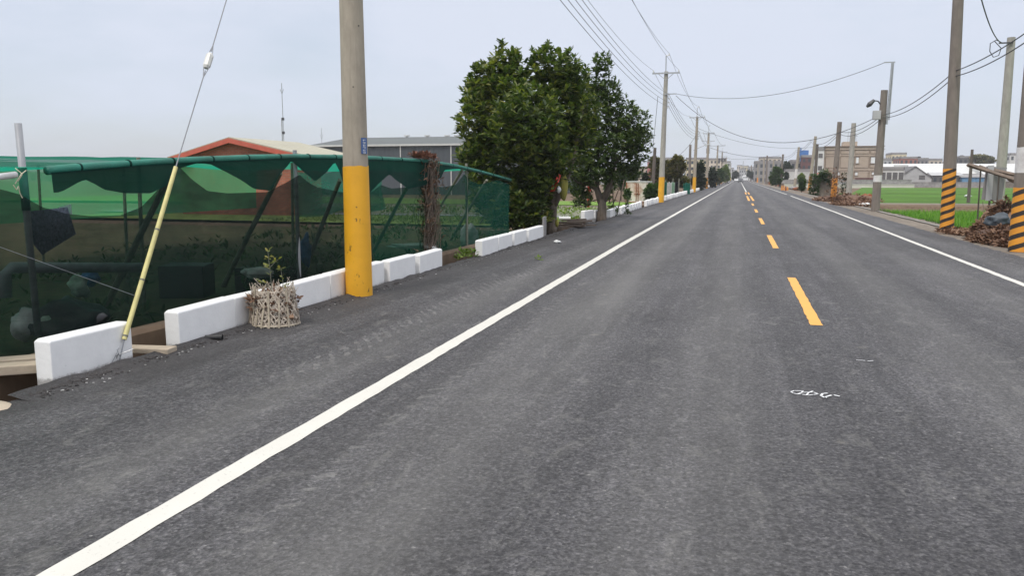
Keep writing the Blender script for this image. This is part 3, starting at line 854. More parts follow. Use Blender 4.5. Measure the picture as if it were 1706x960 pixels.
p5, at5, rad5 = pole(LP5, (-4.8, 190, z5), .25, .16, 'pole_conc', 'slim left pole with yellow base beside the pale green trees', [(-.02, zpx(297, *LP5[:2]) + .6, 'pole_yellow')], 'utility poles on the left side', n=10)
t5 = crossarm(p5, at5, rad5, z5, 3.4, False); r5 = []
LP5b = (-6.2, 168, 0); z5b = zpx(234, *LP5b[:2])
p5b, at5b, rad5b = pole(LP5b, (-6.1, 168, z5b), .25, .17, 'pole_dark', 'dark left pole with grey transformer can and two crossarms', (), 'utility poles on the left side', n=10)
crossarm(p5b, at5b, rad5b, z5b, 2.6, False)
m = MB(); c = at5b(zpx(251, *LP5b[:2])); m.tube([c + Vector((0, -.45, -.55)), c + Vector((0, -.45, .45)), c + Vector((0, -.45, .55))], [.33, .33, .1], 12); m.build('transformer_can', 'mid_grey', p5b)
LP6 = (-4.93, 246, 0); z6 = zpx(253, *LP6[:2])
p6, at6, rad6 = pole(LP6, (-4.9, 246, z6), .26, .18, 'pole_conc', 'far left pole carrying dark transformers under two crossarms', [(-.02, 2.2, 'stripes')], 'utility poles on the left side', n=10)
t6 = crossarm(p6, at6, rad6, z6, 2.9, True); crossarm(p6, at6, rad6, z6 - 1.2, 2.9, False)
for s in (-.75, 0, .75):
    m = MB(); c = at6(z6 - 2.3) + Vector((s, -.4, 0)); m.tube([c + Vector((0, 0, -.5)), c + Vector((0, 0, .5))], .32, 10); m.build('transformer_can', 'dark_grey', p6)
for x, y, yt, lab in ((-5, 330, 262, 'thin far left pole, first past the transformers'), (-5.1, 430, 268, 'thin far left pole, second past the transformers'), (-5.2, 540, 272, 'thinnest far left pole, last before the town')):
    z = zpx(yt, x, y); pp, aa, ra = pole((x, y, 0), (x, y, z), .28, .2, 'pole_conc', lab, [(-.02, 2, 'pole_yellow')], 'utility poles on the left side', n=8)
    crossarm(pp, aa, ra, z, 2.4, False)
# small timber poles left
for px_, yt, X, Y, lean, lab, mt in ((1148.5, 241, -5.75, 90, .0, 'grey timber pole without crossarm beside the third yellow pole', 'pole_dark'),
                             (1126.5, 261, -9.5, 92, 0, 'short thin timber pole in front of the olive trees', 'pole_wood'),
                             (1087, 246, -8.6, 68, .15, 'dark leaning timber pole behind the rusty cargo box', 'pole_wood')):
    Xw = P(px_, 300, Y).x; z = zpx(yt, Xw, Y)
    pole((Xw, Y, -.2), (Xw + lean, Y, z), .17, .12, mt, lab, (), None, n=10, name='timber_pole')

# right side poles
def rpole(basepx, toppx, Y0, X0, r0, r1, mat, lab, bands=(), yt=0, zb=0, ttop=None, **k):
    b = Vector((X0, Y0, zb)); t = P(toppx[0], toppx[1], Y0)
    return pole(b, t, r0, r1, mat, lab, bands, 'utility poles on the right side', **k)
def onG(x, y, z=0): g = G(x, y, z); return g.x, g.y
X, Y = onG(1577, 386); RP1 = (X, Y)
q1, aq1, rq1 = rpole(None, (1601, -95), Y, X, .19, .135, 'pole_dark', 'leaning brown concrete pole with yellow black stripes, second from right', [(.0, zpx(281, X, Y), 'stripes')])
X, Y = onG(1697, 419); RP0 = (X, Y)
q0, aq0, rq0 = rpole(None, (1738, -110), Y, X, .20, .14, 'pole_dark', 'striped concrete pole with white band cut by the right photo edge', [(.0, zpx(312, X, Y), 'stripes'), (zpx(288, X, Y), zpx(246, X, Y), 'pole_white')])
X, Y = onG(1458, 352); RP2 = (X, Y)
q2, aq2, rq2 = rpole(None, (1473.5, 150), Y, X, .20, .155, 'pole_dark', 'leaning brown pole with lamp, white meter box and steel extension', [(zpx(303, X, Y), zpx(292, X, Y), 'pole_white')])
# extension, lamp and box on it
zt = aq2(99) if False else None
ztop2 = P(1473.5, 150, Y).z; ct = aq2(ztop2)
m = MB(); e0 = ct + Vector((.17, -.1, -1.6)); e1 = ct + Vector((.25, -.1, 1.25))
m.tube([e0, e1], .045, 8); m.tube([e0 + Vector((.09, 0, .2)), e1 + Vector((.06, 0, 0))], .03, 6); m.box(e1 + Vector((-.12, 0, .02)), (.5, .05, .05)); m.build('steel_extension', 'steel', q2)
zb_ = zpx(192, X, Y); cb = aq2(zb_); m = MB(); m.box(cb + Vector((-.28, -.15, 0)), (.34, .3, .42)); bevel(m.build('meter_box', 'pale_grey', q2), .02)
zl = zpx(180, X, Y); cl = aq2(zl); m = MB(); m.tube([cl, cl + Vector((-.25, -.1, .32)), cl + Vector((-.48, -.1, .36))], .03, 6); m.build('lamp_arm', 'dark_steel', q2)
m = MB(); m.tube([cl + Vector((-.42, -.1, .38)), cl + Vector((-.62, -.12, .18)), cl + Vector((-.74, -.12, .06))], [.07, .12, .05], 8); m.build('lamp_head', 'dark_steel', q2)
WR2 = cb
X, Y = onG(1388, 335); RP3 = (X, Y)
q3, aq3, rq3 = rpole(None, (1399, 203), Y, X, .20, .15, 'pole_dark', 'leaning brown pole with ragged orange base before the beige building', [(0, 1.6, 'orange')], n=12)
X, Y = 9.4, 69.0; RP4 = (P(1415, 300, Y).x, Y)
q4, aq4, rq4 = rpole(None, (1422.5, 205), Y, RP4[0], .22, .17, 'pole_conc_pale', 'straight pale concrete pole in front of the beige building', (), zb=-.3, n=12)
X, Y = P(1667, 300, 37).x, 37.0; RPc = (X, Y)
qc, aqc, rqc = rpole(None, (1685, 62), Y, X, .20, .145, 'pole_conc_pale', 'pale concrete pole standing in the paddy behind the dead leaves', (), zb=FZ)
for px_, yt, Y, lean, mt, lab, bd in ((1349, 227, 112, .45, 'pole_conc', 'leaning grey pole right of the ivy mound wall, orange base', 1), (1357.5, 240, 118, .1, 'pole_wood', 'dark wooden pole wrapped with climbing vine stalks', 0),
        (1324, 245, 135, .4, 'pole_conc', 'grey pole with white band beside the far white wall', 2), (1300, 257, 165, .3, 'pole_dark', 'dark pole topped with a small cap near the far roadside tree', 0),
        (1287.5, 266, 215, 0, 'pole_conc', 'thin grey far right pole before the far roadside tree', 0), (1276.5, 259, 235, 0, 'pole_dark', 'taller dark far right pole of the close pair', 0),
        (1271.5, 262, 262, 0, 'pole_conc', 'shorter grey far right pole of the close pair', 0), (1262, 274, 330, 0, 'pole_conc', 'thin far right pole before the brown shophouse', 1), (1251, 275, 420, 0, 'pole_dark', 'lone slim far right pole closest to the road end', 0)):
    Xw = P(px_, 300, Y).x; z = zpx(yt, Xw, Y)
    pole((Xw, Y, -.05), (Xw + lean, Y, z), .19 + Y * .0003, .14 + Y * .0003, mt, lab, [(0, 1.8, 'orange')] if bd == 1 else ([(1.6, 3.0, 'pole_white')] if bd == 2 else ()), 'utility poles on the right side', n=10)
# short thin post in the paddy
Y = 70; Xw = P(1616, 300, Y).x
pole((Xw, Y, FZ), (Xw, Y, zpx(249, Xw, Y)), .13, .10, 'pole_wood', 'thin dark post standing alone in the far paddy', (), None, n=8, name='timber_pole')

# ------------------------------------------------------------------ wires
def sagged(a, b, sag, n=28):
    a, b = Vector(a), Vector(b)
    return [lerp(a, b, i / n) - Vector((0, 0, 4 * sag * (i / n) * (1 - i / n))) for i in range(n + 1)]
def wire(a, b, sag, r, label, group=None, mat='wire', n=28):
    m = MB(); m.tube(sagged(a, b, sag, n), r, 5)
    o = m.build('wire', mat, origin=a)
    return tag(o, label, 'wire', group)
GL = 'overhead wires of the left pole line'
for i in range(4):
    wire(r1[i], r2[i], .75, .009, 'one of four stacked low wires between the nearest pole and second pole', GL)
    wire(r2[i], r3[i], .7, .012, 'one of four stacked low wires between second and third left poles', GL)
for i in range(2): wire(r3[i], r4[i], .6, .018, 'one of two low wires between third and striped left poles', GL)
for i in range(3):
    wire(t1[i], t2[i], .9, .008, 'one of three top wires between the nearest pole and second pole', GL)
    wire(t2[i], t3[i], .8, .010, 'one of three top wires between second and third left poles', GL)
    wire(t3[i], t4[i], .7, .015, 'one of three top wires between third and striped left poles', GL)
for i in range(2): wire(t4[i], t5[i], .8, .02, 'one of two top wires past the striped left pole', GL)
# wires before the nearest pole, running out over the camera's left
for i in range(3): wire((t1[i].x, -34, t1[i].z), t1[i], .9, .011, 'one of three top wires running back overhead from the nearest pole', GL)
# cross-road wires
bb = b2 + Vector((.7, -.16, 0))
wire(bb, e1 + Vector((-.3, 0, .02)), .85, .013, 'upper sagging wire crossing the road to the steel pole extension')
wire(bb + Vector((0, 0, -.12)), P(1472, 189, RP2[1]), 2.1, .015, 'lower heavy wire crossing the road from second left pole')
wire(at3(zpx(214, *LP3[:2])) + Vector((.15, 0, 0)), P(1356, 245, 118), .9, .016, 'wire crossing the road from third left pole to vine wrapped pole')
wire(at4(zpx(245, *LP4[:2])), P(1300, 259, 165), .8, .028, 'far wire crossing the road from striped left pole')
wire(at6(zpx(263, *LP6[:2])), P(1276, 262, 235), .5, .03, 'farthest wire crossing the road above the town')
# right wires
GR = 'paired wires of the right pole line'
w0a, w0b = P(1745, 28, RP0[1]), P(1745, 44, RP0[1])
w1a, w1b = P(1591, 118, RP1[1]), P(1590.5, 127, RP1[1])
w2a, w2b = P(1471, 191, RP2[1]), P(1470, 196, RP2[1])
w3a, w3b = P(1398, 219, RP3[1]), P(1397.5, 223, RP3[1])
w5a, w5b = P(1351.5, 233, 112), P(1351.5, 236, 112); w6a, w6b = P(1326.5, 250, 135), P(1326.5, 253, 135)
w7a, w7b = P(1302, 261, 165), P(1302, 263, 165)
for (a, b, c, d, s, lab) in ((w0a, w1a, w0b, w1b, .12, 'between the two striped right poles'), (w1a, w2a, w1b, w2b, .25, 'between striped right pole and lamp pole'), (w2a, w3a, w2b, w3b, .35, 'between lamp pole and orange based leaning pole'),
                        (w3a, w5a, w3b, w5b, .7, 'before the beige building, past the orange based pole'), (w5a, w6a, w5b, w6b, .4, 'left of the vine wrapped pole'), (w6a, w7a, w6b, w7b, .5, 'far down the right pole line')):
    wire(a, b, s, .013 + a.y * .00006, 'upper of two wires ' + lab, GR); wire(c, d, s * 1.2, .013 + a.y * .00006, 'lower of two wires ' + lab, GR)
# service wire and loops at the pale pole
pt = P(1671, 72, 36.6)
wire(P(1628, -30, 25), pt, .35, .018, 'twisted service wire dropping to the pale concrete pole')
m = MB()
loop = [P(x, y, 36.4) for x, y in ((1672, 72), (1660, 66), (1650, 72), (1649, 85), (1655, 95), (1664, 92), (1668, 80), (1657, 68))]
m.tube(loop, .018, 5); m.box(P(1676, 71, 36.8), (.5, .05, .05)); m.build('wire_loop', 'wire', qc)
# branch from left pole to timber pole
wire(P(1096, 160, 54.8), P(1087.5, 247, 68), .15, .016, 'wire dropping from second left pole to the leaning timber pole')
wire(at3(zpx(224, *LP3[:2])), P(1126.5, 262, 92), .3, .02, 'thin wire from third left pole down to the short timber pole')

# ------------------------------------------------------------------ guy wire with its yellow guard
ga = G(195, 607); gtop = Vector((-4.90, 10.0, 9.1))
# the guy passes these photo points: guard foot, guard head, insulator
g0 = PX(204, 572, -4.97); 
gw = thing('guy_wire', ga, 'slanting stay wire with pale yellow guard tube and egg insulator', 'guy wire')
gp = lambda x, y, t: None
def ypl(x, y):  # point of the vertical plane through anchor and pole top
    nrm = Vector((gtop.y - ga.y, -(gtop.x - ga.x), 0)).normalized()
    v = _ray(x, y); o = Vector((0, 0, CAM_H)); t = (ga - o).dot(nrm) / v.dot(nrm); return o + v * t
h0, h1, hi = ypl(207, 566), ypl(293, 278), ypl(347, 101)
print('guy', ga, h0, h1, hi, ypl(377, 0))
hend = h1 + (ypl(377, 0) - h1) * 1.9
m = MB(); m.tube([ga + Vector((0, 0, -.05)), h0, h1], .006, 6); m.tube([h1, hi - (hi - h1).normalized() * .11], .0055, 6); m.tube([hi + (hi - h1).normalized() * .11, ypl(377, 0), hend, gtop], .0055, 6)
m.build('stay_wire', 'wire_grey', gw)
m = MB(); m.tube([h0, lerp(h0, h1, .5), h1], [.021, .021, .019], 14); gd = m.build('guard_tube', 'guard', gw, smooth=True)
gd.modifiers.new('es', 'EDGE_SPLIT')
for tt in (.02, .33, .62):
    m = MB(); c = lerp(h0, h1, tt); dd = (h1 - h0).normalized(); m.tube([c - dd * .008, c + dd * .008], .0225, 14); m.build('clip_band', 'bamboo', gd)
m = MB(); dd = (hi - h1).normalized(); m.tube([hi - dd * .085, hi - dd * .06, hi + dd * .06, hi + dd * .085], [.022, .036, .036, .022], 8); m.build('egg_insulator', 'porcelain', gw)
sx = dd.cross(Vector((0, 1, 0))).normalized()
m = MB()
m.tube([hi - dd * .19, hi - dd * .04 + sx * .04, hi + dd * .05 + sx * .036], .004, 5); m.tube([hi - dd * .19, hi - dd * .05 - sx * .04, hi + dd * .04 - sx * .04], .004, 5)
m.tube([hi + dd * .19, hi + dd * .02 - sx * .036], .004, 5); m.tube([hi + dd * .19, hi + dd * .02 + sx * .03], .004, 5)
m.build('loop_wire', 'wire_grey', gw)
m = MB(); a = ga
for p in (((-.02, -.05, .0), (.02, .01, .14)), ((.03, .03, 0), (.01, 0, .13)), ((-.06, .04, 0), (.02, .0, .10)), ((-.11, -.04, .03), (.10, .09, .12))):
    m.tube([a + Vector(p[0]), a + Vector(p[1])], .004, 5)
m.build('anchor_rods', 'steel', gw)
wire(ypl(228, 494), PX(-60, 390, -5.5), .0, .0022, 'thin steel wire from the yellow guard tube out to the left', None, 'wire_grey', 4)

# ------------------------------------------------------------------ netted garden
NX = -5.86      # plane of the front netting
rail_px = [(78, 284), (140, 279), (230, 272), (320, 267), (420, 263), (490, 261), (560, 262), (620, 264), (665, 266), (710, 269), (760, 277), (800, 286), (850, 300)]
rail = [PX(x, y, NX) for x, y in rail_px]
print('rail', rail[0], rail[5], rail[-1])
m = MB(); m.tube(rail, [.040 + .003 * math.sin(i * 2.1) for i in range(len(rail))], 12)
ng = thing('net_fence', (NX, 6, -.1), 'long dark green shade net fence hung from a wrapped top rail', 'net fence')
tr = m.build('top_rail', 'net_wrap', ng, smooth=True)
def railz(y):
    for a, b in zip(rail, rail[1:]):
        if a.y <= y <= b.y: return a.z + (b.z - a.z) * (y - a.y) / (b.y - a.y)
    return rail[0].z if y < rail[0].y else rail[-1].z
for i in range(26):
    yy = rail[0].y + .35 + i * .62 * (1 + i * .02)
    if yy > rail[-1].y: break
    m = MB(); m.tube([(NX, yy, railz(yy)), (NX, yy + .022, railz(yy))], .0455, 12); m.build('rail_tie', 'net_dark', tr)
# lower net and upper drape, edges traced in metres at the fence plane
def sheet(name, mat, top, bot, X, parent, seed=0, amp=.04, ny=150, nz=14, label=None):
    def interp(pts, y):
        if y <= pts[0][0]: return pts[0][1]
        for a, b in zip(pts, pts[1:]):
            if y <= b[0]:
                t = (y - a[0]) / (b[0] - a[0])
                return a[1] + (b[1] - a[1]) * t
        return pts[-1][1]
    y0 = max(top[0][0], bot[0][0]) if False else top[0][0]; y1 = top[-1][0]; vs = []
    for i in range(ny + 1):
        y = y0 + (y1 - y0) * i / ny; a = interp(top, y); b = interp(bot, y)
        for j in range(nz + 1):
            t = j / nz; z = b + (a - b) * t
            w = amp * (mnoise.noise(Vector((y * 1.6 + seed, z * .9, seed))) + .5 * mnoise.noise(Vector((y * 5.3, z * 1.4 + y * 1.2, seed + 3)))) * (1.2 - t)
            vs.append((X + w, y, z))
    m = MB(); m.add(vs, [(i * (nz + 1) + j, (i + 1) * (nz + 1) + j, (i + 1) * (nz + 1) + j + 1, i * (nz + 1) + j + 1) for i in range(ny) for j in range(nz)])
    o = m.build(name, mat, parent, smooth=True)
    if label: o['label'] = label
    return o
def yz(pts, X): return [((q := PX(x, y, X)).y, q.z) for x, y in pts]
low_top = yz([(-60, 300), (5, 316), (35, 324), (70, 345), (110, 356), (150, 360), (200, 359), (235, 345), (268, 310), (296, 276), (318, 298), (345, 318), (380, 322), (445, 320), (475, 305), (498, 291), (512, 303), (529, 312), (568, 320), (598, 325), (616, 323), (638, 308), (655, 314), (680, 312), (708, 298), (722, 309), (739, 312), (762, 308), (775, 290), (785, 300), (800, 307), (813, 305), (830, 300), (870, 312)], NX)
low_top = [p for p in low_top if p[0] < rail[-1].y - .1] + [(rail[-1].y, railz(rail[-1].y) - .12)]
low_bot = yz([(-60, 600), (50, 577), (290, 545), (400, 512), (500, 480), (600, 450), (735, 428), (800, 404), (870, 385)], NX)
low_bot = [(y, min(z, .06)) for y, z in low_bot]
low_bot = [(y, .02) for y, z in low_bot]
ysp = YX(612, NX)
def cut(pts, a, b):
    out = [p for p in pts if a < p[0] < b]
    def at_(y):
        for p, q in zip(pts, pts[1:]):
            if p[0] <= y <= q[0]:
                t = (y - p[0]) / (q[0] - p[0]); return p[1] + (q[1] - p[1]) * t
        return pts[-1][1]
    return ([(a, at_(a))] if a > pts[0][0] else []) + out + ([(b, at_(b))] if b < pts[-1][0] else [])
sheet('lower_net', 'net_black', cut(low_top, -99, ysp + .15), low_bot, NX, ng, 1, .07, 160)
sheet('lower_net', 'net_green', cut(low_top, ysp, 999), low_bot, NX - .03, ng, 4, .09, 120, label='greener stretch of netting right of the yellow pole')
up_top = [(r.y, r.z - .02) for r in rail]
up_bot = yz([(78, 322), (100, 320), (125, 306), (143, 299), (158, 306), (175, 316), (210, 322), (250, 322), (275, 309), (296, 282), (330, 268), (352, 274), (380, 289), (424, 315), (450, 318), (461, 296), (486, 268), (498, 279), (524, 303), (545, 285), (556, 270), (566, 290), (580, 330), (600, 345), (616, 322), (632, 305), (648, 291), (663, 303), (680, 315), (705, 309), (722, 300), (736, 296), (742, 283), (768, 279), (790, 284), (835, 298), (870, 306)], NX + .04)
sheet('upper_drape', 'net_dark', up_top, [(y, min(z, railz(y) - .03)) for y, z in up_bot], NX + .045, ng, 5, .03, 260, 8)
# posts
def post(name, pts, r, mat, label, cat='post', group='posts of the netted garden', n=10, child=None):
    m = MB(); m.tube(pts, r, n); o = m.build(name, mat, origin=pts[0]); 
    return tag(o, label, cat, group)
ft = PX(30, 205, NX - .10)
fb = PX(64, 560, NX - .10)
fp = thing('fence_post', fb, 'steel pipe post taller than the netting at the far left', 'post', 'posts of the netted garden')
m = MB(); m.tube([fb, lerp(fb, ft, .5), ft], .030, 12); m.build('pipe', 'pvc_grey', fp, smooth=True)
m = MB(); m.tube([lerp(fb, ft, .60), lerp(fb, ft, .80)], .036, 12); m.build('net_wrapping', 'net_wrap', fp, smooth=True)
m = MB(); mid = PX(34, 290, NX + .05)
for a, b, c in (((-.05, 0, .05), (0, .02, .0), (.0, -.03, -.06)), ((.0, .06, .03), (.01, .0, -.0), (0, -.06, -.08)), ((0, -.08, -.09), (.01, -.06, -.13), (0, -.03, -.10)), ((0, -.03, -.10), (0, -.02, -.16), (0, 0, -.2))):
    m.tube([mid + Vector(a), mid + Vector(b), mid + Vector(c)], .0045, 5)
m.build('twine_knot', 'twine', fp)
pa, pb = PX(-60, 302, NX + .03), PX(26, 291, NX + .03)
m = MB(); m.tube([pa, pb], .027, 12); tag(m.build('white_pipe', 'pvc', origin=pa, smooth=True), 'white plastic pipe rail tied left of the tall pipe post', 'pipe')
for (x, yt, yb, lab, mt, r) in ((497, 250, 470, 'grey pipe post with torn cloth behind the basket plant, netting edge', 'pvc_grey', .028), (712, 262, 415, 'weathered post hidden inside the dry vine tangle', 'bamboo', .04), (778, 272, 405, 'thin dark post in the last bay of the netting', 'bamboo', .03), (612, 270, 430, 'dark post standing just right of the yellow pole', 'dark_steel', .035)):
    a = PX(x, 420, NX - .05); yy = a.y
    post('fence_post', [Vector((NX - .05, yy, -.1)), Vector((NX - .05, yy, zpx(yt, NX - .05, yy)))], r, mt, lab)
# props inside, leaning inward from the rail
for i, (xt, yt, lab) in enumerate(((283, 292, 'bamboo prop behind the netting, crossing behind the yellow guard tube'), (467, 288, 'bamboo prop behind the netting, left of the grey pipe post'), (566, 300, 'bamboo prop behind the netting, between pipe post and yellow pole'), (691, 288, 'bamboo prop behind the netting, right of the yellow pole'), (770, 283, 'bamboo prop behind the netting, right of the dry vine tangle'), (811, 300, 'bamboo prop behind the netting, under the tree leaves'), (838, 318, 'bamboo prop behind the netting, farthest and half lost in leaves'))):
    a = PX(xt, yt, NX - .12); xb, yb = ((172, 522), (372, 478), (508, 452), (622, 420), (724, 362), (750, 401), (800, 372))[i]
    gb = G(xb, yb, -.085)
    post('bamboo_prop', [gb, lerp(gb, a, .5) + Vector((0, 0, .02)), a], [.042, .037, .032], 'bamboo', lab, 'bamboo prop', 'slanting bamboo props of the netted garden')
# roof net and back net with far posts
BXX = -13.5
m = MB(); vs = []; nx_, ny_ = 16, 60
for i in range(ny_ + 1):
    y = 3.4 + i * 14.6 / ny_
    for j in range(nx_ + 1):
        t = j / nx_; x = NX + (BXX - NX) * t
        zr = railz(y) + .02; ze = zr + .08 * t
        vs.append((x, y, zr + (ze - zr) * t - .05 * math.sin(math.pi * ((t * 3) % 1)) - .03 * mnoise.noise(Vector((x, y, 0)))))
m.add(vs, [(i * (nx_ + 1) + j, (i + 1) * (nx_ + 1) + j, (i + 1) * (nx_ + 1) + j + 1, i * (nx_ + 1) + j + 1) for i in range(ny_) for j in range(nx_)])
rt = tag(m.build('roof_net', 'net_roof', origin=(NX - 3, 9, 1.7), smooth=True), 'bright green shade net stretched flat as a roof over the garden', 'roof net')
bt = []
m = MB(); vs = []
for i in range(61):
    y = 4.5 + i * (YX(432, BXX) - 4.5) / 60
    for j in range(9):
        z = .72 + 1.18 * j / 8
        vs.append((BXX + .12 * mnoise.noise(Vector((y * .7, z, 2))), y, z))
m.add(vs, [(i * 9 + j, (i + 1) * 9 + j, (i + 1) * 9 + j + 1, i * 9 + j + 1) for i in range(60) for j in range(8)])
tag(m.build('back_net', 'net_back', origin=(BXX, 9, 0), smooth=True), 'light green netting wall at the back of the garden', 'net fence')
m = MB(); vs = []; ya = YX(432, BXX) + .1
for i in range(61):
    y = ya + i * (27 - ya) / 60
    for j in range(9):
        z = .45 + .25 * mnoise.noise(Vector((y * .35, 7, 1))) + 1.3 * j / 8
        vs.append((BXX + 1.2 + .2 * mnoise.noise(Vector((y * .5, z, 9))), y, z))
m.add(vs, [(i * 9 + j, (i + 1) * 9 + j, (i + 1) * 9 + j + 1, i * 9 + j + 1) for i in range(60) for j in range(8)])
tag(m.build('back_net', 'net_teal', origin=(BXX + 1.2, 18, .5), smooth=True), 'teal netting strip at the back, between the brick house and trees', 'net fence')
for i, (x, y) in enumerate(((-13.3, 6.2), (-13.3, 9.5), (-13.3, 13), (-9.6, 7.1), (-9.4, 10.8), (-9.2, 15.5), (-7.6, 9.0), (-7.6, 12.8))):
    post('inner_post', [Vector((x, y, -.1)), Vector((x + .05, y, 1.85))], .025, 'bamboo', ['thin post against the light green back netting', 'thin post in the middle of the netted garden', 'thin post in the middle of the netted garden'][0 if i < 3 else 1], 'post', 'inner posts of the netted garden')
# things inside
m = MB(); a, b = PX(12, 446, -6.7), PX(243, 446, -6.35)
a, b = PX(15, 446, -6.55), PX(236, 446, -6.45)
m.tube([a + Vector((-.04, -.03, -.28)), a + Vector((-.03, -.02, -.06)), a + Vector((.03, 0, 0)), b], .055, 12)
tag(m.build('thick_pipe', 'pvc_grey', origin=a, smooth=True), 'thick grey pipe running level behind the netting at left', 'pipe')
p = G(312, 500, -.085); m = MB(); m.box((p.x - .25, p.y + .35, .14), (.62, .5, .46), .3); bevel(m.build('crate', 'black_plastic', origin=p), .015)
tag(bpy.data.objects['crate'], 'dark plastic crate standing behind the netting, left of basket', 'crate')
m = MB(); m.box((p.x + .45, p.y + .9, .10), (.35, .4, .38), .1); tag(m.build('crate', 'black_plastic', origin=(p.x + .45, p.y + .9, 0)), 'smaller dark crate behind the netting next to the larger one', 'crate')
m = MB(); m.blob(P(105, 535, 6.4), (.42, .30, .22), 3, .3, 2); tag(m.build('tarp_heap', 'tarp', origin=P(105, 535, 6.4), smooth=True), 'crumpled black tarpaulin heap behind the netting at left', 'tarpaulin')
def sack(pxy, Y, r, mat, lab, seed):
    c = P(pxy[0], pxy[1], Y); m = MB(); m.blob(c, r, 3, .28, seed); return tag(m.build('sack', mat, origin=c, smooth=True), lab, 'sack', 'sacks behind the netting')
sack((45, 540), 6.1, (.13, .12, .15), 'white_bag', 'pale sack behind the netting beside the tall pipe post foot', 1)
sack((80, 545), 6.2, (.12, .12, .11), 'pale_green_bag', 'pale green sack beside the black tarpaulin heap', 2)
sack((132, 478), 6.9, (.09, .09, .12), 'pale_green_bag', 'pale green sack below the thick grey pipe', 3)
sack((150, 462), 7.2, (.10, .08, .09), 'blue_bag', 'small blue sack under the thick grey pipe', 4)
sack((509, 418), 10.5, (.08, .08, .22), 'blue_bag', 'blue plastic sheet hanging at the grey pipe post', 5)
sack((430, 455), 9.5, (.22, .16, .07), 'white_bag', 'flat pale sack on the soil left of the pipe post', 6)
sack((782, 395), 18.5, (.22, .2, .32), 'white_bag', 'tall pale sack in the last netting bay by the tree', 7)
sack((690, 410), 15, (.5, .2, .05), 'white_bag', 'torn white sheet lying on soil right of yellow pole', 8)
# patterned cloth hung on the net
m = MB(); cx = [PX(50, 352, NX - .13), PX(112, 345, NX - .13), PX(126, 390, NX - .13), PX(70, 425, NX - .13), PX(50, 400, NX - .13)]
m.prism(cx, Vector((.004, 0, 0))); tag(m.build('hung_cloth', simple('speckled_cloth', (.10, .12, .16), .8, .7, 40), origin=cx[0]), 'speckled dark blue cloth hung on the netting by the pipe post', 'cloth')
m = MB(); cx = [PX(98, 345, NX - 1.2), PX(118, 340, NX - 1.2), PX(120, 358, NX - 1.2), PX(100, 352, NX - 1.2)]
m.prism(cx, Vector((.004, 0, 0))); tag(m.build('white_rag', 'white_bag', origin=cx[0]), 'small white rag hanging inside the green netting', 'rag')

# foliage helper
def leaves(m, c, n, size, rnd, width=.42, up=.35, fold=.18):
    """a rosette of pointed leaves round c"""
    for k in range(n):
        a = rnd.uniform(0, 2 * math.pi); e = rnd.uniform(-.5, 1.0) * .9 + up * .4
        d = Vector((math.cos(a) * math.cos(e), math.sin(a) * math.cos(e), math.sin(e)))
        s = d.cross(Vector((0, 0, 1)));
        if s.length < .1: s = Vector((1, 0, 0))
        s.normalize(); s = (s + d.cross(s) * rnd.uniform(-.6, .6)).normalized(); nn = s.cross(d)
        L = size * rnd.uniform(.7, 1.2); w = L * width
        p0 = Vector(c) + d * L * .12
        m.add([p0, p0 + d * L * .38 + s * w * .5 + nn * w * fold, p0 + d * L * .75 + s * w * .38 + nn * w * fold * .6, p0 + d * L, p0 + d * L * .75 - s * w * .38 + nn * w * fold * .6, p0 + d * L * .38 - s * w * .5 + nn * w * fold],
              [(0, 1, 2, 3), (0, 3, 4, 5)])
def crown(name, mat, blobs, n, size, parent, seed, per=6, inner=.35, width=.42, shoots=0, gap=-.34):
    """blobs: (centre, (rx,ry,rz)); leaf rosettes spread mostly in each blob's outer shell"""
    rnd = random.Random(seed); m = MB()
    wts = [b[1][0] * b[1][2] + b[1][0] * b[1][1] for b in blobs]; tot = sum(wts)
    for b, w in zip(blobs, wts):
        c, r = Vector(b[0]), b[1]
        for i in range(int(n * w / tot)):
            while True:
                q = Vector((rnd.gauss(0, 1), rnd.gauss(0, 1), rnd.gauss(0, 1)))
                if q.length > .01: break
            q.normalize()
            rad = rnd.uniform(.72, 1.02) if rnd.random() > inner else rnd.uniform(.2, .75)
            bump_ = 1 + .26 * mnoise.noise(q * 2.6 + Vector((seed, c.x, c.z)))
            # gaps
            if mnoise.noise(q * 3.4 + Vector((c.z, seed * 2.0, c.y))) < gap: continue
            p = c + Vector((q.x * r[0], q.y * r[1], q.z * r[2])) * rad * bump_
            leaves(m, p, per, size, rnd, width)
        for k in range(shoots):
            a = rnd.uniform(0, 6.28); e = rnd.uniform(.05, 1.4)
            q = Vector((math.cos(a) * math.cos(e) * r[0], math.sin(a) * math.cos(e) * r[1], math.sin(e) * r[2])) * .95
            d = (q.normalized() * .5 + Vector((rnd.uniform(-.2, .2), rnd.uniform(-.2, .2), 1))).normalized(); L = size * rnd.uniform(.5, 1.4)
            for j in range(4): leaves(m, c + q + d * L * j / 3, per - 1, size * (1 - j * .1), rnd, width, 1.1)
    return m.build(name, mat, parent)

# garden plants inside the netting, as low growth
m = MB(); rr = random.Random(21)
for i in range(1500):
    x = rr.uniform(-13, -6.1); y = rr.uniform(5, 24)
    if mnoise.noise(Vector((x * .6, y * .6, 0))) < -.02: continue
    leaves(m, (x, y, -.05 + rr.random() * .12), 5, rr.uniform(.06, .2), rr, .3, .8)
tag(m.build('garden_plants', 'leaf_green', origin=(-9, 12, 0)), None, None, None, 'stuff')
m = MB()
for i in range(260):
    y = rr.uniform(9.6, 10.9); x = rr.uniform(-6.5, -6.15); leaves(m, (x, y, rr.uniform(0, .35)), 4, .16, rr, .25, .9)
tag(m.build('leafy_plant', 'leaf_green', origin=(-6.3, 10.2, -.05)), 'green long leaved plant behind the netting next to yellow pole', 'plant')

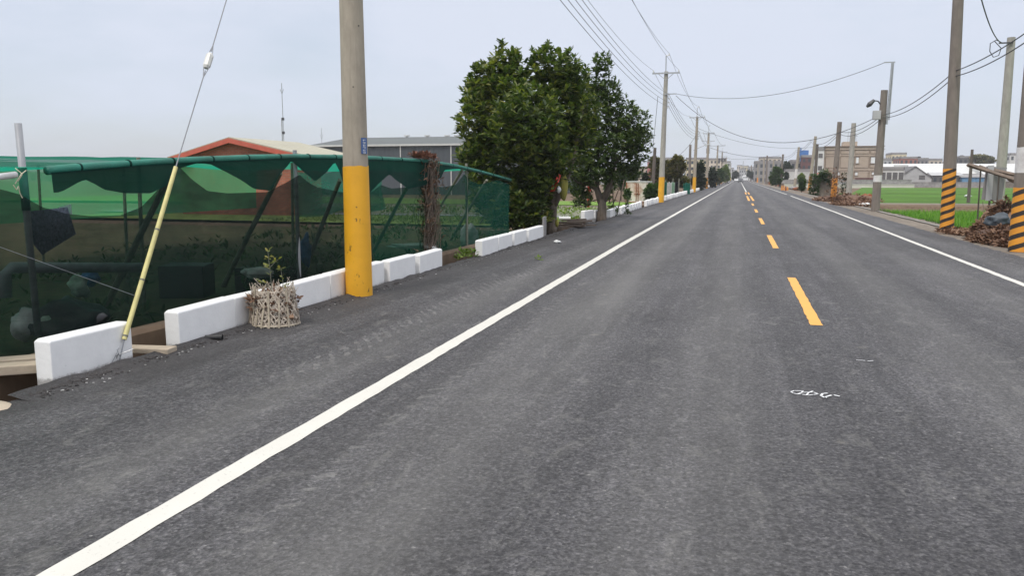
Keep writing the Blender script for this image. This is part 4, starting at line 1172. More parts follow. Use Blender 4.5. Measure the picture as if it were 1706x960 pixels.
# dry vine tangle on the fence
yv = PX(712, 330, NX).y; zt = railz(yv)
vt = thing('dry_vine', (NX, yv, 0), 'dry brown vine tangle climbing the netting post and over the rail', 'dry vine')
m = MB(); rr = random.Random(5)
for i in range(60):
    y = yv + rr.gauss(0, .16); x = NX + rr.uniform(-.1, .16); z = rr.uniform(0, .4); pts = []
    for k in range(9):
        pts.append(Vector((x, y, z))); z += zt / 8 * rr.uniform(.7, 1.15); y += rr.gauss(0, .09) + (yv - y) * .2; x += rr.gauss(0, .02)
        if z > zt + .08: break
    m.tube(pts, rr.uniform(.003, .010), 4, False)
m.build('stems', 'board', vt)
m = MB()
for i in range(260):
    z = (rr.random() ** .6) * zt; leaves(m, (NX + rr.uniform(-.12, .16), yv + rr.gauss(0, .19 + .12 * (1 - z / zt)), z), 3, .11, rr, .3)
m.build('dead_leaves', 'leaf_dry', vt).modifiers.clear()
m = MB()
for i in range(110): leaves(m, (NX + rr.uniform(-.1, .15), yv - .25 + rr.uniform(-.38, .38), zt + .07 + rr.uniform(-.02, .07)), 4, .08, rr, .4)
m.build('dry_tips', simple('red_brown_leaf', (.20, .085, .05), .8, .5, 20), vt)

# ------------------------------------------------------------------ woven basket with sapling
bc = G(440, 547) ; bc = Vector((bc.x - .02, bc.y + .24, 0))
print('basket', bc)
bk = thing('woven_basket', bc, 'broken open weave bamboo basket standing on the asphalt by the blocks', 'basket')
def bpt(t, z, rr_=0): 
    r = .262 - .05 * (z / .44) + rr_
    return bc + Vector((math.cos(t) * r * 1.02, math.sin(t) * r * .92, z))
rr = random.Random(3)
m = MB()
for s in (-1, 1):
    for k in range(34):
        t0 = 2 * math.pi * k / 34 + rr.uniform(-.05, .05); n_ = 9; w = rr.uniform(.007, .014); off = rr.uniform(0, .008)
        top = rr.uniform(.34, .46); tw = rr.uniform(.8, 1.3)
        for i in range(n_):
            za, zb2 = top * i / n_, top * (i + 1) / n_; ta, tb = t0 + s * tw * i / n_, t0 + s * tw * (i + 1) / n_
            dzz = Vector((0, 0, w)); wv = .004 * math.sin(i * 3.1 + k)
            m.quad(bpt(ta, za - w, off + wv), bpt(tb, zb2 - w, off - wv), bpt(tb, zb2 + w, off - wv), bpt(ta, za + w, off + wv))
for z in (.03, .12, .21, .30, .38):
    for k in range(40):
        ta, tb = 2 * math.pi * k / 40, 2 * math.pi * (k + 1) / 40; o = .005 * (1 if k % 2 else -1)
        m.quad(bpt(ta, z - .008, o), bpt(tb, z - .008, -o), bpt(tb, z + .008, -o), bpt(ta, z + .008, o))
wv_ = m.build('weave', 'basket', bk); sm = wv_.modifiers.new('sol', 'SOLIDIFY'); sm.thickness = .004
for t, l in ((-2.55, .42), (-2.05, .44), (-1.6, .24), (-1.28, .40), (-.9, .30), (-3.0, .40), (-.5, .42), (-1.85, .2)):
    m = MB(); w = .020; a = bpt(t, 0, .012); b_ = bpt(t + rr.uniform(-.12, .12), l, .012); tn = Vector((-math.sin(t), math.cos(t), 0)) * w / 2; d = Vector((math.cos(t), math.sin(t), 0)) * .004
    m.prism([a - tn, a + tn, b_ + tn, b_ - tn], d); m.build('stake', 'bamboo_pale', bk)
m = MB(); 
for i in range(26):
    t = rr.uniform(0, 6.28); a = bpt(t, rr.uniform(.3, .42)); m.tube([a, a + Vector((rr.uniform(-.08, .08), rr.uniform(-.06, .06), rr.uniform(.03, .12)))], .003, 4)
tangle = m
for i in range(620):
    t = rr.uniform(0, 6.283); z = rr.uniform(.02, .37) ; a = bpt(t, z, rr.uniform(-.035, .004)); L_ = rr.uniform(.02, .055); an = rr.uniform(0, 3.14)
    tn = Vector((-math.sin(t), math.cos(t), 0)) * math.cos(an) + Vector((0, 0, math.sin(an))); un = Vector((-math.sin(t), math.cos(t), 0)) * -math.sin(an) + Vector((0, 0, math.cos(an)))
    un = un + Vector((math.cos(t), math.sin(t), 0)) * rr.uniform(-.5, .5)
    tangle.prism([a - tn * L_ / 2 - un * .007, a + tn * L_ / 2 - un * .006, a + tn * L_ / 2 + un * .006, a - tn * L_ / 2 + un * .008], Vector((math.cos(t), math.sin(t), 0)) * .004)
tangle.build('loose_slivers', 'basket', bk)['kind'] = 'stuff'
m = MB()
rim = [bpt(2 * math.pi * k / 30, .015, .006) for k in range(31)]; m.tube(rim, .009, 5, False); m.build('base_hoop', 'bamboo_pale', bk)
m = MB(); m.blob(bc + Vector((0, 0, .1)), (.24, .22, .12), 2, .2, 3)
for i in range(150):
    q = bc + Vector((rr.uniform(-.2, .2), rr.uniform(-.2, .2), rr.uniform(.1, .34))); leaves(m, q, 3, .09, rr, .35)
m.build('litter', 'leaf_dry', bk)
sp = thing('sapling', bc + Vector((0, 0, .1)), 'thin sapling with yellowing leaves growing out of the woven basket', 'sapling')
m = MB(); q = bc
stems = [[(0, 0, .1), (-.02, 0, .4), (-.035, 0, .62), (-.05, 0, .80)], [(-.02, 0, .38), (-.10, -.02, .46), (-.20, -.02, .50)], [(.04, 0, .2), (.11, .02, .45), (.08, .03, .62)], [(-.035, 0, .62), (.03, 0, .68), (.07, 0, .71)], [(-.03, 0, .60), (-.10, 0, .64)], [(.04, 0, .2), (.12, 0, .36), (.18, .0, .43)]]
for s_ in stems: m.tube([q + Vector(p) for p in s_], [.005, .004, .003, .002][:len(s_)], 6)
m.build('stem', 'bamboo', sp)
m = MB()
for s_ in stems:
    for k in range(6):
        t = rr.uniform(.45, 1.0) * (len(s_) - 1); i = min(int(t), len(s_) - 2); leaves(m, q + lerp(s_[i], s_[i + 1], t - i), 1 + (k % 2), .052, rr, .42)
for p in ((-.05, 0, .80), (-.04, 0, .72), (.07, .03, .60)):
    leaves(m, q + Vector(p), 4, .06, rr, .42)
m.build('leaves', 'leaf_sapling', sp)

# little things on the asphalt
for (x, y, lab, mt, s) in ((900, 433, 'fallen yellow green leaves on the asphalt before the trees', 'leaf_bright', .1), (947, 432, '', '', 0)):
    if not lab: continue
    m = MB(); rr = random.Random(9); c = G(x, y)
    for k in range(5): leaves(m, c + Vector((rr.uniform(-.07, .07), rr.uniform(-.06, .06), .02)), 2, s, rr, .5)
    tag(m.build('fallen_leaves', mt, origin=c), lab, 'leaves')
c = G(928, 405); m = MB(); m.blob(c + Vector((0, 0, .03)), (.09, .07, .04), 2, .3, 3)
tag(m.build('litter_bag', 'white_bag', origin=c, smooth=True), 'small white crumpled bag on asphalt before the big tree', 'litter')
c = G(801, 431) + Vector((-.25, -.1, 0)); m = MB(); rr = random.Random(2)
for k in range(30): leaves(m, c + Vector((rr.uniform(-.15, .12), rr.uniform(-.2, .2), rr.uniform(0, .16))), 4, .10, rr, .45)
tag(m.build('weed', 'leaf_bright', origin=c), 'small bright weed growing at the ditch wall gap', 'weed')

# ------------------------------------------------------------------ the two roadside trees
def branchy(pts, r0, r1):
    n_ = len(pts); return [r0 + (r1 - r0) * i / (n_ - 1) for i in range(n_)]
TA = G(925, 387); TA = Vector((-5.45, 24.0, -.05))
ta = thing('jackfruit_tree', TA, 'big dense dark green tree with twin trunks and hanging fruit', 'tree', 'two roadside trees')
m = MB()
def T(dx, dy, z): return TA + Vector((dx, dy, z))
def wob(a, b, n=6, amp=.06, seed=0):
    return [lerp(a, b, i / n) + Vector((amp * mnoise.noise(Vector((i * .9, seed, 0))), amp * mnoise.noise(Vector((i * .9, seed, 5))), 0)) * (1 if 0 < i < n else 0) for i in range(n + 1)]
def limb(m, pts, r0, r1, n=10):
    m.tube(pts, branchy(pts, r0, r1), n)
limb(m, [T(0, 0, -.1), T(.0, .02, .12), T(.02, .05, .6), T(.08, .1, 1.3), T(.12, .2, 2.2), T(.0, .3, 3.4), T(-.1, .4, 4.6)], .22, .05, 12)
limb(m, [T(-.30, -.1, -.1), T(-.32, -.06, .5), T(-.40, .0, 1.1), T(-.62, .05, 1.9), T(-.9, .1, 2.9), T(-1.1, .1, 4)], .15, .04)
limb(m, [T(.02, .05, .7), T(.30, .1, 1.3), T(.55, .2, 1.9), T(.75, .3, 2.9), T(.9, .4, 3.8)], .13, .04)
limb(m, [T(-.1, .0, .9), T(-.9, .4, 1.6), T(-1.7, .6, 2.2)], .08, .03)
limb(m, [T(.05, .1, 1.3), T(.2, .9, 2.0), T(.2, 1.4, 3.0)], .08, .03)
limb(m, [T(-.1, -.1, 1.1), T(-.5, -.7, 2.0), T(-.7, -1.0, 2.9)], .07, .03)
m.build('trunk', 'trunk', ta, smooth=True)
def cen(x, y, Y): return P(x, y, Y)
S = 1 / FOC * 25.2   # metres per photo pixel at the big tree
def cb(x, y, rx, rz, Y, ry=None): return (cen(x, y, Y), (rx * S, (ry or rx) * S, rz * S))
blA = [cb(826, 348, 26, 26, 23.2), cb(815, 318, 26, 26, 23.3), cb(955, 150, 26, 40, 25.0), cb(965, 205, 34, 50, 25.3), cb(842, 126, 34, 42, 24.2), cb(812, 150, 34, 34, 24), cb(925, 122, 42, 38, 24.3), cb(868, 175, 62, 62, 24.2), cb(800, 205, 42, 42, 23.6), cb(795, 262, 32, 34, 23.5), cb(940, 190, 40, 62, 24.4),
       cb(850, 255, 70, 62, 23.8), cb(910, 262, 46, 52, 23.6), cb(830, 325, 46, 42, 23.2), cb(870, 345, 48, 40, 23.3), cb(795, 165, 26, 24, 24), cb(880, 215, 60, 60, 22.8), cb(962, 240, 26, 44, 24.6), cb(845, 362, 34, 26, 23.0), cb(895, 305, 26, 22, 23.0), cb(872, 368, 20, 18, 23.1)]
crown('crown', 'leaf_main', blA, 4300, .225, ta, 3, 6, .30, .46, 7, -.32)
# fruit, bag, ribbon
def fruit(x, y, Y, rx, rz, lab):
    c = P(x, y, Y); mm = MB(); mm.blob(c, (rx, rx, rz), 3, .05, 2); return mm
for (x, y, rx, rz) in ((939, 312, .13, .40), (910, 352, .08, .18), (897, 350, .07, .14), (928, 372, .06, .12), (889, 338, .06, .12)):
    mm = fruit(x, y, 23.6, rx, rz, ''); mm.build('fruit', 'fruit', ta, smooth=True)
c = P(925, 303, 23.4); m = MB(); 
m.add([P(930, 290, 23.4), P(934, 292, 23.45), P(930, 305, 23.3), P(924, 318, 23.35), P(917, 320, 23.4), P(922, 303, 23.35), P(926, 297, 23.25)], [(0, 1, 2, 6), (6, 2, 3, 5), (5, 3, 4)])
o = m.build('red_bag', 'red_bag', origin=c); o.modifiers.new('s', 'SOLIDIFY').thickness = .03; tag(o, 'red plastic bag tied on the big tree trunk beside the fruit', 'bag')
c = P(931, 316, 23.2); m = MB(); m.blob(c, (.07, .06, .09), 2, .3, 4); tag(m.build('white_bag', 'white_bag', origin=c, smooth=True), 'small white bag hung on the big tree trunk', 'bag')
# rough boards stacked at its foot
rr = random.Random(14)
for i in range(9):
    c = Vector((-5.15 + rr.uniform(-.15, .25), 25.3 + i * .1 + rr.uniform(-.3, .3), .03 + .055 * (i % 5))); m = MB(); m.box(c, (rr.uniform(.7, 1.3), .12, .045), rr.uniform(-.35, .5), 0, rr.uniform(-.06, .06))
    tag(m.build('board', 'board', origin=c), 'rough brown board in the loose stack at the big tree foot', 'board', 'boards stacked at the big tree foot')
m = MB(); c = Vector((-5.02, 22.5, 0)); m.box((-5.25, 22.35, .2), (.05, .5, .6), .1); tag(m.build('slab', 'mid_grey', origin=(-5.25, 22.35, 0)), 'upright grey slab wedged between last block and big tree trunk', 'slab')
m = MB(); c = G(938, 374, -.05); m.box(c + Vector((0, .3, .22)), (.42, .25, .04), .2, R(12)); 
for dx in (-.15, .15): m.box(c + Vector((dx, .3, .08)), (.03, .03, .26))
tag(m.build('small_bench', 'white_metal', origin=c), 'small white bench top beside the big tree trunk', 'bench')

TBp = G(1000, 368); TB = Vector((-5.02, 30.9, -.05))
tb = thing('roadside_tree', TB, 'smaller open crowned tree with forked trunk right of the big tree', 'tree', 'two roadside trees')
m = MB()
def U(dx, dy, z): return TB + Vector((dx, dy, z))
limb(m, [U(0, 0, -.1), U(.0, 0, .12), U(.02, 0, .5), U(.02, 0, .85)], .205, .15, 14)
limb(m, [U(-.02, 0, .7), U(-.18, 0, 1.2), U(-.55, .1, 1.5), U(-.9, .2, 2.2), U(-.9, .3, 3.2)], .14, .04)
limb(m, [U(-.4, .05, 1.4), U(-.9, .1, 1.45), U(-1.3, .1, 1.7)], .08, .03)
limb(m, [U(.04, 0, .75), U(.28, 0, 1.3), U(.36, .05, 2.0), U(.5, .1, 3.0), U(.6, .15, 4.0)], .14, .04)
limb(m, [U(.3, 0, 1.4), U(.5, 0, 2.2), U(1.0, 0, 2.9), U(1.4, 0, 3.4)], .06, .025)
limb(m, [U(-.2, 0, 1.25), U(-.15, .1, 2.2), U(-.3, .2, 3.6), U(-.2, .2, 5.0)], .09, .03)
m.build('trunk', 'trunk', tb, smooth=True)
S = 1 / FOC * 31.6
def cb(x, y, rx, rz, Y, ry=None): return (P(x, y, Y), (rx * S, (ry or rx) * S, rz * S))
blB = [cb(1003, 112, 17, 19, 31), cb(985, 150, 27, 24, 31), cb(1010, 165, 26, 30, 31), cb(985, 205, 38, 42, 30.8), cb(1035, 200, 28, 34, 31), cb(1055, 215, 30, 34, 31), cb(1020, 245, 42, 36, 30.7), cb(975, 265, 32, 36, 30.9), cb(1062, 248, 24, 26, 31), cb(1000, 290, 38, 22, 30.8), cb(965, 305, 26, 22, 31.2), cb(1052, 285, 20, 14, 31), cb(962, 220, 26, 42, 31.4), cb(970, 335, 18, 12, 30.9)]
crown('crown', 'leaf_second', blB, 3300, .18, tb, 8, 5, .30, .44, 7, -.28)
c = G(982, 352, -.1); m = MB(); m.tube([P(980, 345, 33), P(981, 300, 33)], [.05, .05], 6); m.add([P(979, 300, 33), P(984, 300, 33), P(985, 318, 33), P(981, 322, 33)], [(0, 1, 2, 3)])
o = m.build('red_marker', 'red_bag', origin=P(980, 345, 33)); tag(o, 'red plastic strip hanging left of the second tree trunk', 'marker')
# creeper and stump to the right of it
vc = thing('creeper', G(1050, 362), 'leafy creeper on thin poles leaning over the white blocks', 'creeper')
m = MB()
for a, b in (((1028, 357), (1040, 300)), ((1015, 358), (1032, 312)), ((1022, 356), (1020, 285))): m.tube([P(*a, 34.4), P(*b, 34.4)], .025, 5)
m.build('poles', 'board', vc)
m = MB(); rr = random.Random(33)
for i in range(150):
    t = rr.random(); p = P(1012 + rr.gauss(0, 5), 340 - rr.random() * 55, 34.4); leaves(m, p, 3, .15, rr)
for i in range(60): leaves(m, P(1045 + rr.gauss(0, 2.0), 358 - rr.random() * 30, 34.2), 3, .12, rr)
for i in range(110): leaves(m, P(1018 + rr.gauss(0, 6), 352 + rr.gauss(0, 4), 34.2), 3, .13, rr)
m.build('leaves', 'leaf_second', vc)

def tree(label, px0, px1, ytop, ybot, Y, mat, n, size, seed, trunk=True, group=None, name='tree', zb=-.3, nb=9):
    X0, X1 = P(px0, 300, Y).x, P(px1, 300, Y).x; cx = (X0 + X1) / 2; w = (X1 - X0) / 2
    zt = zpx(ytop, cx, Y); z0 = max(zb, zpx(ybot, cx, Y)); 
    root = thing(name, (cx, Y, zb), label, 'tree' if name.endswith('tree') else name.replace('_', ' '), group)
    rr = random.Random(seed)
    m = MB(); hm = zb + (zt - zb) * .75
    limb(m, [Vector((cx, Y, zb - .1)), Vector((cx + .05 * w, Y, (zb + hm) / 2)), Vector((cx, Y, hm))], max(.05, w * .07), .03, 7)
    for k in range(4):
        a = rr.uniform(0, 6.28); z_ = zb + (hm - zb) * rr.uniform(.3, .6); limb(m, [Vector((cx, Y, z_)), Vector((cx + math.cos(a) * w * .35, Y + math.sin(a) * w * .35, z_ + (zt - z_) * .35)), Vector((cx + math.cos(a) * w * .6, Y + math.sin(a) * w * .6, z_ + (zt - z_) * .65))], max(.03, w * .035), .02, 6)
    m.build('trunk', 'trunk', root, smooth=True)
    bl = []
    for k in range(nb):
        t = (k + .5) / nb; z_ = z0 + (zt - z0) * (.18 + .64 * rr.random()); f = 1 - .45 * abs((z_ - (z0 + zt) / 2) / ((zt - z0) / 2 + 1e-6))
        x_ = cx + w * rr.uniform(-.62, .62) * f; y_ = Y + w * rr.uniform(-.5, .5); rz = (zt - z0) * rr.uniform(.17, .27); rx = w * rr.uniform(.28, .44)
        bl.append(((x_, y_, z_), (rx, rx, rz)))
    bl.append(((cx, Y, zt - (zt - z0) * .25), (w * .42, w * .42, (zt - z0) * .24)))
    crown('crown', mat, bl, n, size, root, seed, 4, .3, .6)
    return root
GT = 'background trees left of the road'
tree('wide olive brown tree behind the second yellow pole', 1078, 1116, 264, 322, 84, 'leaf_olive', 1000, .36, 41, group=GT)
tree('olive brown tree between second pole and timber poles', 1106, 1154, 262, 322, 86, 'leaf_olive', 1300, .36, 42, group=GT)
tree('dark green conical tree behind the third yellow pole', 1156, 1178, 267, 318, 110, 'leaf_dark', 700, .42, 43, group=GT)
tree('dark tree between striped pole and transformer pole', 1176, 1196, 280, 314, 140, 'leaf_dark', 500, .5, 44, group=GT)
tree('mid green tree behind the slim yellow based pole', 1192, 1206, 282, 308, 185, 'leaf_green', 450, .6, 45, group=GT)
tree('pale yellow green tree past the transformer pole', 1202, 1216, 276, 303, 230, 'leaf_bright', 500, .7, 46, group=GT)
tree('small dark tree at the far left road end', 1218, 1230, 287, 301, 380, 'leaf_dark', 300, .9, 47, group=GT)
tree('low dark green hedge tree left of the leaning timber pole', 1040, 1066, 281, 312, 100, 'leaf_green', 700, .42, 48, group=GT)
tree('low reddish dark shrub tree beside the leaning timber pole', 1066, 1084, 290, 316, 92, 'leaf_dark', 420, .36, 49, group=GT)
tree('small upright green tree seen under the second crown', 1030, 1040, 283, 325, 66, 'leaf_green', 260, .3, 50, group=GT)
tree('bushy banana like shrub in front of the cargo box', 1068, 1102, 309, 338, 57.0, 'leaf_green', 520, .26, 51, group=GT, name='shrub', zb=-.2)
tree('low shrub at the cargo box corner', 1040, 1052, 318, 334, 50, 'leaf_green', 140, .2, 52, group=GT, name='shrub', zb=-.2)
tree('rounded dark shrub under the second tree crown, far field', 955, 972, 300, 330, 56, 'leaf_dark', 260, .26, 53, group=GT, name='shrub', zb=-.2)
tree('rounded dark shrub far behind the second tree trunk', 1006, 1026, 296, 326, 62, 'leaf_green', 300, .28, 54, group=GT, name='shrub', zb=-.2)
for i, (a, b, yt, Y, mt) in enumerate(((1150, 1160, 296, 118, 'leaf_dark'), (1180, 1190, 294, 160, 'leaf_green'), (1190, 1200, 295, 180, 'leaf_olive'), (1208, 1216, 296, 260, 'leaf_dark'))):
    tree('low roadside shrub ' + ('behind the third yellow pole', 'right of the striped left pole', 'below the slim yellow based pole', 'under the pale yellow green tree')[i], a, b, yt, 312 if i < 2 else 307, Y, mt, 200, .35, 60 + i, group='low shrubs by the left road edge', name='shrub', zb=-.2, nb=5)
GT2 = 'background trees right of the road'
tree('green roadside tree among the far right poles', 1279, 1307, 279, 309, 165, 'leaf_green', 900, .55, 71, group=GT2)
tree('dark tree crown behind the far white wall', 1300, 1320, 271, 300, 240, 'leaf_dark', 600, .8, 72, group=GT2)
tree('dark spreading tree beside the brown shophouse', 1262 - 5, 1262 + 8, 283, 301, 350, 'leaf_dark', 300, .9, 73, group=GT2)
tree('dark round tree at the far right road end', 1244, 1256, 285, 301, 420, 'leaf_dark', 350, .9, 74, group=GT2)
tree('small cypress against the far white wall', 1305, 1315, 288, 304, 185, 'leaf_dark', 260, .4, 75, group=GT2)
tree('pale bush in front of the far white wall', 1328, 1342, 289, 304, 180, 'leaf_bright', 240, .4, 76, group=GT2)
tree('small green bush standing in the far verge', 1330, 1343, 300, 320, 100, 'leaf_green', 300, .3, 77, group=GT2, name='shrub', zb=-.1)
tree('brown treetop on the dark house roof line', 1612, 1660, 259, 280, 330, 'leaf_olive', 700, 1.0, 78, group=GT2, zb=-.4)
tree('dark bush between white sheds left of gabled house', 1376, 1399, 282, 297, 260, 'leaf_dark', 300, .7, 79, group=GT2)

# ivy mound on the right verge
im = thing('ivy_mound', (8.4, 88, 0), 'ivy covered old wall stub with bare earth face', 'ivy mound')
xa, xb = P(1361, 300, 88).x, P(1390, 300, 88).x
m = MB(); m.box(((xa + xb) / 2 + .2, 88.5, .55), (xb - xa + .2, .8, 1.9)); m.build('wall_stub', 'verge', im)
m = MB(); rr = random.Random(6)
for i in range(900):
    x = rr.uniform(xa - .7, xb + .2); t = (x - xa) / (xb - xa); z = 1.35 + .7 * math.sin(max(0, min(1, t + .15)) * 3.0) * .6 + rr.gauss(0, .25)
    if t < .12: z = rr.uniform(-.2, 1.9)
    leaves(m, (x, 88 + rr.uniform(-.35, .2), z), 4, .2, rr, .6)
m.build('ivy', 'leaf_green', im)

# ------------------------------------------------------------------ right verge: dead leaves, boards, shed frame
def heap(label, cx, cy, rx, ry, h, n, size, seed, mat='leaf_dry'):
    m = MB(); rr = random.Random(seed)
    for i in range(n):
        a = rr.uniform(0, 6.283); q = math.sqrt(rr.random()); z = h * (1 - q ** 1.4) * (.75 + .5 * mnoise.noise(Vector((math.cos(a) * q * 2, math.sin(a) * q * 2, seed)))) * rr.uniform(.55, 1.03)
        leaves(m, (cx + math.cos(a) * q * rx, cy + math.sin(a) * q * ry, max(.01, z)), 3, size, rr, .38, -.2, .3)
    m.blob((cx, cy, h * .1), (rx * .72, ry * .72, h * .62), 3, .2, seed)
    return tag(m.build('dead_leaf_heap', mat, origin=(cx, cy, 0)), label, 'leaf heap', 'heaps of dead leaves on the right verge')
hp = G(1668, 398)
heap('large heap of dead brown leaves between the two striped poles', 6.45, 22.6, .72, 2.0, .50, 1900, .14, 1)
heap('taller heap of dead leaves behind, against the pale pole', P(1678, 300, 24.6).x, 24.6, .78, 1.3, 1.18, 1700, .17, 2)
heap('thin scatter of dead leaves at the striped pole foot', 6.2, 26.2, .5, 1.3, .12, 240, .14, 3)
m = MB(); c = P(1664, 368, 23.4); m.blob(c, (.30, .22, .17), 3, .3, 8); tag(m.build('dark_sheet', simple('blue_grey_sheet', (.055, .07, .085), .5, .3, 5), origin=c, smooth=True), 'crumpled blue grey plastic sheet on the dead leaves', 'plastic sheet')
m = MB(); 
rr = random.Random(77)
for i in range(22):
    a = Vector((6.9 + rr.uniform(-.3, .1), 24.6 + rr.uniform(-.5, .5), 0)); m.tube([a, a + Vector((rr.uniform(-.15, .15), rr.uniform(-.2, .2), rr.uniform(.4, .95)))], .009, 4)
tag(m.build('twig_bundle', 'board', origin=(6.8, 24.6, 0)), 'dark dry twigs standing left of the dead leaf heap', 'twigs')
# board shed frame
bs = thing('board_rack', P(1650, 330, 26) * 1.0, 'broken lean-to of grey boards beside the pale pole', 'lean-to')
def bd(a, b, w, h, mat='board', nm='board'):
    a, b = Vector(a), Vector(b); m = MB(); m.tube([a, b], w, 4); return m.build(nm, mat, bs)
bd(P(1614, 274, 27), P(1712, 306, 24), .055, .03); bd(P(1632, 277, 27.5), P(1706, 303, 25), .045, .03); bd(P(1612, 275, 26.6), P(1660, 290, 27.3), .05, .03); bd(P(1680, 298, 25), P(1712, 312, 24.5), .05, .03); bd(P(1655, 283, 26.2), P(1712, 296, 24.8), .05, .03)
bd(P(1634, 283, 27), Vector((P(1634, 300, 27).x, 27, FZ)), .022, .02, 'pole_wood', 'post'); bd(P(1652, 286, 26.5), Vector((P(1652, 300, 26.5).x, 26.5, FZ)), .03, .02, 'pole_wood', 'post'); bd(P(1665, 288, 26), Vector((P(1664, 300, 26).x, 26, FZ)), .022, .02, 'pole_wood', 'post')
m = MB(); m.box(P(1656, 306, 26.2), (.55, .04, .95), .2, 0, .08); m.build('hanging_sheet', 'mid_grey', bs); m = MB(); m.box(P(1649, 305, 26.1), (.16, .03, 1.0), .2); m.build('hanging_sheet', 'pale_grey', bs)
m = MB(); c = G(1612, 328, -.2); m.blob(c + Vector((0, 0, .08)), (.3, .25, .16), 2, .3, 4); tag(m.build('sack', 'white_bag', origin=c, smooth=True), 'white sack on the track between the paddies', 'sack')
# rubble and odds along the verge
rr = random.Random(50)
def rubble(label, x, y, mat, r, seed):
    c = G(x, y); m = MB()
    for k in range(7): m.blob(c + Vector((rr.uniform(-1, 1) * r, rr.uniform(-1, 1) * r, r * .25)), (r * rr.uniform(.3, .6), r * rr.uniform(.3, .6), r * rr.uniform(.2, .4)), 2, .35, seed + k)
    return tag(m.build('rubble_pile', mat, origin=c), label, 'rubble', 'rubble piles on the right verge')
heap('low pile of red brown brush and earth before the lamp pole', *G(1422, 341).xy, 1.3, 3.0, .32, 750, .17, 61)
rubble('dark red bundle on the earth pile near the lamp pole', 1437, 332, 'rust', .6, 11)
rubble('white rubble sack at the right end of the earth pile', 1437, 343, 'white_bag', .28, 21)
rubble('dark tyre like lump at the orange based leaning pole', 1382, 330, 'tyre', .35, 31)
rubble('row of brown stones at the far right road edge', 1335, 317, 'rust', .7, 41)
rubble('grey stones at the far right road edge', 1322, 315, 'mid_grey', .6, 51)
heap('low mound of dry straw around the pale straight pole', P(1412, 300, 62).x, 62, 2.3, 3.6, .55, 800, .22, 6)
m = MB(); c = Vector((P(1407, 300, 70).x, 70, -.2)); 
for i in range(120): leaves(m, c + Vector((rr.gauss(0, .18), 0, rr.uniform(0, 2.2))), 3, .2, rr)
tag(m.build('vine_column', 'leaf_dark', origin=c), 'dark vine hanging beside the straight pale pole', 'vine')
m = MB(); c = Vector((P(1391, 300, 60).x, 60, -.1)); 
for i in range(80): leaves(m, c + Vector((rr.gauss(0, .28), rr.gauss(0, .3), rr.uniform(.2, 2.3))), 3, .2, rr)
tag(m.build('dry_bush', 'leaf_dry', origin=c), 'dry brown bush wrapped round the orange based pole', 'bush')
for i, (x, yt, yb, mt) in enumerate(((1302.5, 309, 317, 'orange'), (1306, 309, 317, 'orange'), (1309, 310, 318, 'rust'), (1312, 311, 317, 'orange'))):
    c = G(x, yb); m = MB(); z = zpx(yt, c.x, c.y); m.tube([(c.x, c.y, -.05), (c.x, c.y, z * .6), (c.x, c.y, z)], [.11, .1, .07], 8)
    tag(m.build('orange_post', mt, origin=(c.x, c.y, 0)), 'short orange marker post at the far right road edge', 'marker post', 'short orange marker posts')
for i in range(5):
    Y = 150 + i * 22; X_ = 7.4; m = MB(); m.box((X_ + (i * .37) % .5, Y, .35), (.45, .3, .7)); tag(m.build('orange_barrier', 'rust' if i % 2 else 'board', origin=(X_, Y, 0)), 'small orange brown barrier on the distant right verge', 'barrier', 'barriers on the distant right verge')

# rice blades near the verge
m = MB(); rr = random.Random(1)
for i in range(26000):
    y = 20 + rr.random() * 31; x = 7.0 + rr.random() ** 1.2 * (12 + y * .25); z = FZ + .10
    a = rr.uniform(0, 3.14); h = rr.uniform(.12, .26); w = .022; dx, dy = math.cos(a) * w, math.sin(a) * w; l = rr.uniform(-.07, .07)
    m.add([(x - dx, y - dy, z), (x + dx, y + dy, z), (x + l, y + l, z + h)], [(0, 1, 2)])
tag(m.build('rice_plants', 'paddy_blade', origin=(9, 30, FZ)), None, None, None, 'stuff')
m = MB()
for i in range(3500):
    y = rr.uniform(24, 60); x = 6.75 + abs(rr.gauss(0, .25)); a = rr.uniform(0, 3.14); h = rr.uniform(.05, .22); dx, dy = math.cos(a) * .015, math.sin(a) * .015
    if mnoise.noise(Vector((x, y * .5, 3))) < .05: continue
    m.add([(x - dx, y - dy, -.15), (x + dx, y + dy, -.15), (x + rr.uniform(-.08, .08), y, -.12 + h)], [(0, 1, 2)])
tag(m.build('verge_grass', 'leaf_green', origin=(7, 40, -.1)), None, None, None, 'stuff')
# seedlings and leafy rows in the left beds
m = MB()
for i in range(1500):
    x = -6.6 - rr.random() ** 1.3 * 12; y = rr.uniform(29, 35); x = round(x / .35) * .35 + rr.gauss(0, .04)
    leaves(m, (x, y, -.14), 3, .13, rr, .3, .9)
for i in range(1200):
    x = -6.6 - rr.random() * 16; y = round(rr.uniform(37, 47) / .8) * .8 + rr.gauss(0, .1); leaves(m, (x, y, -.12), 3, .16, rr, .4, .6)
tag(m.build('seedlings', 'leaf_bright', origin=(-9, 32, -.1)), None, None, None, 'stuff')

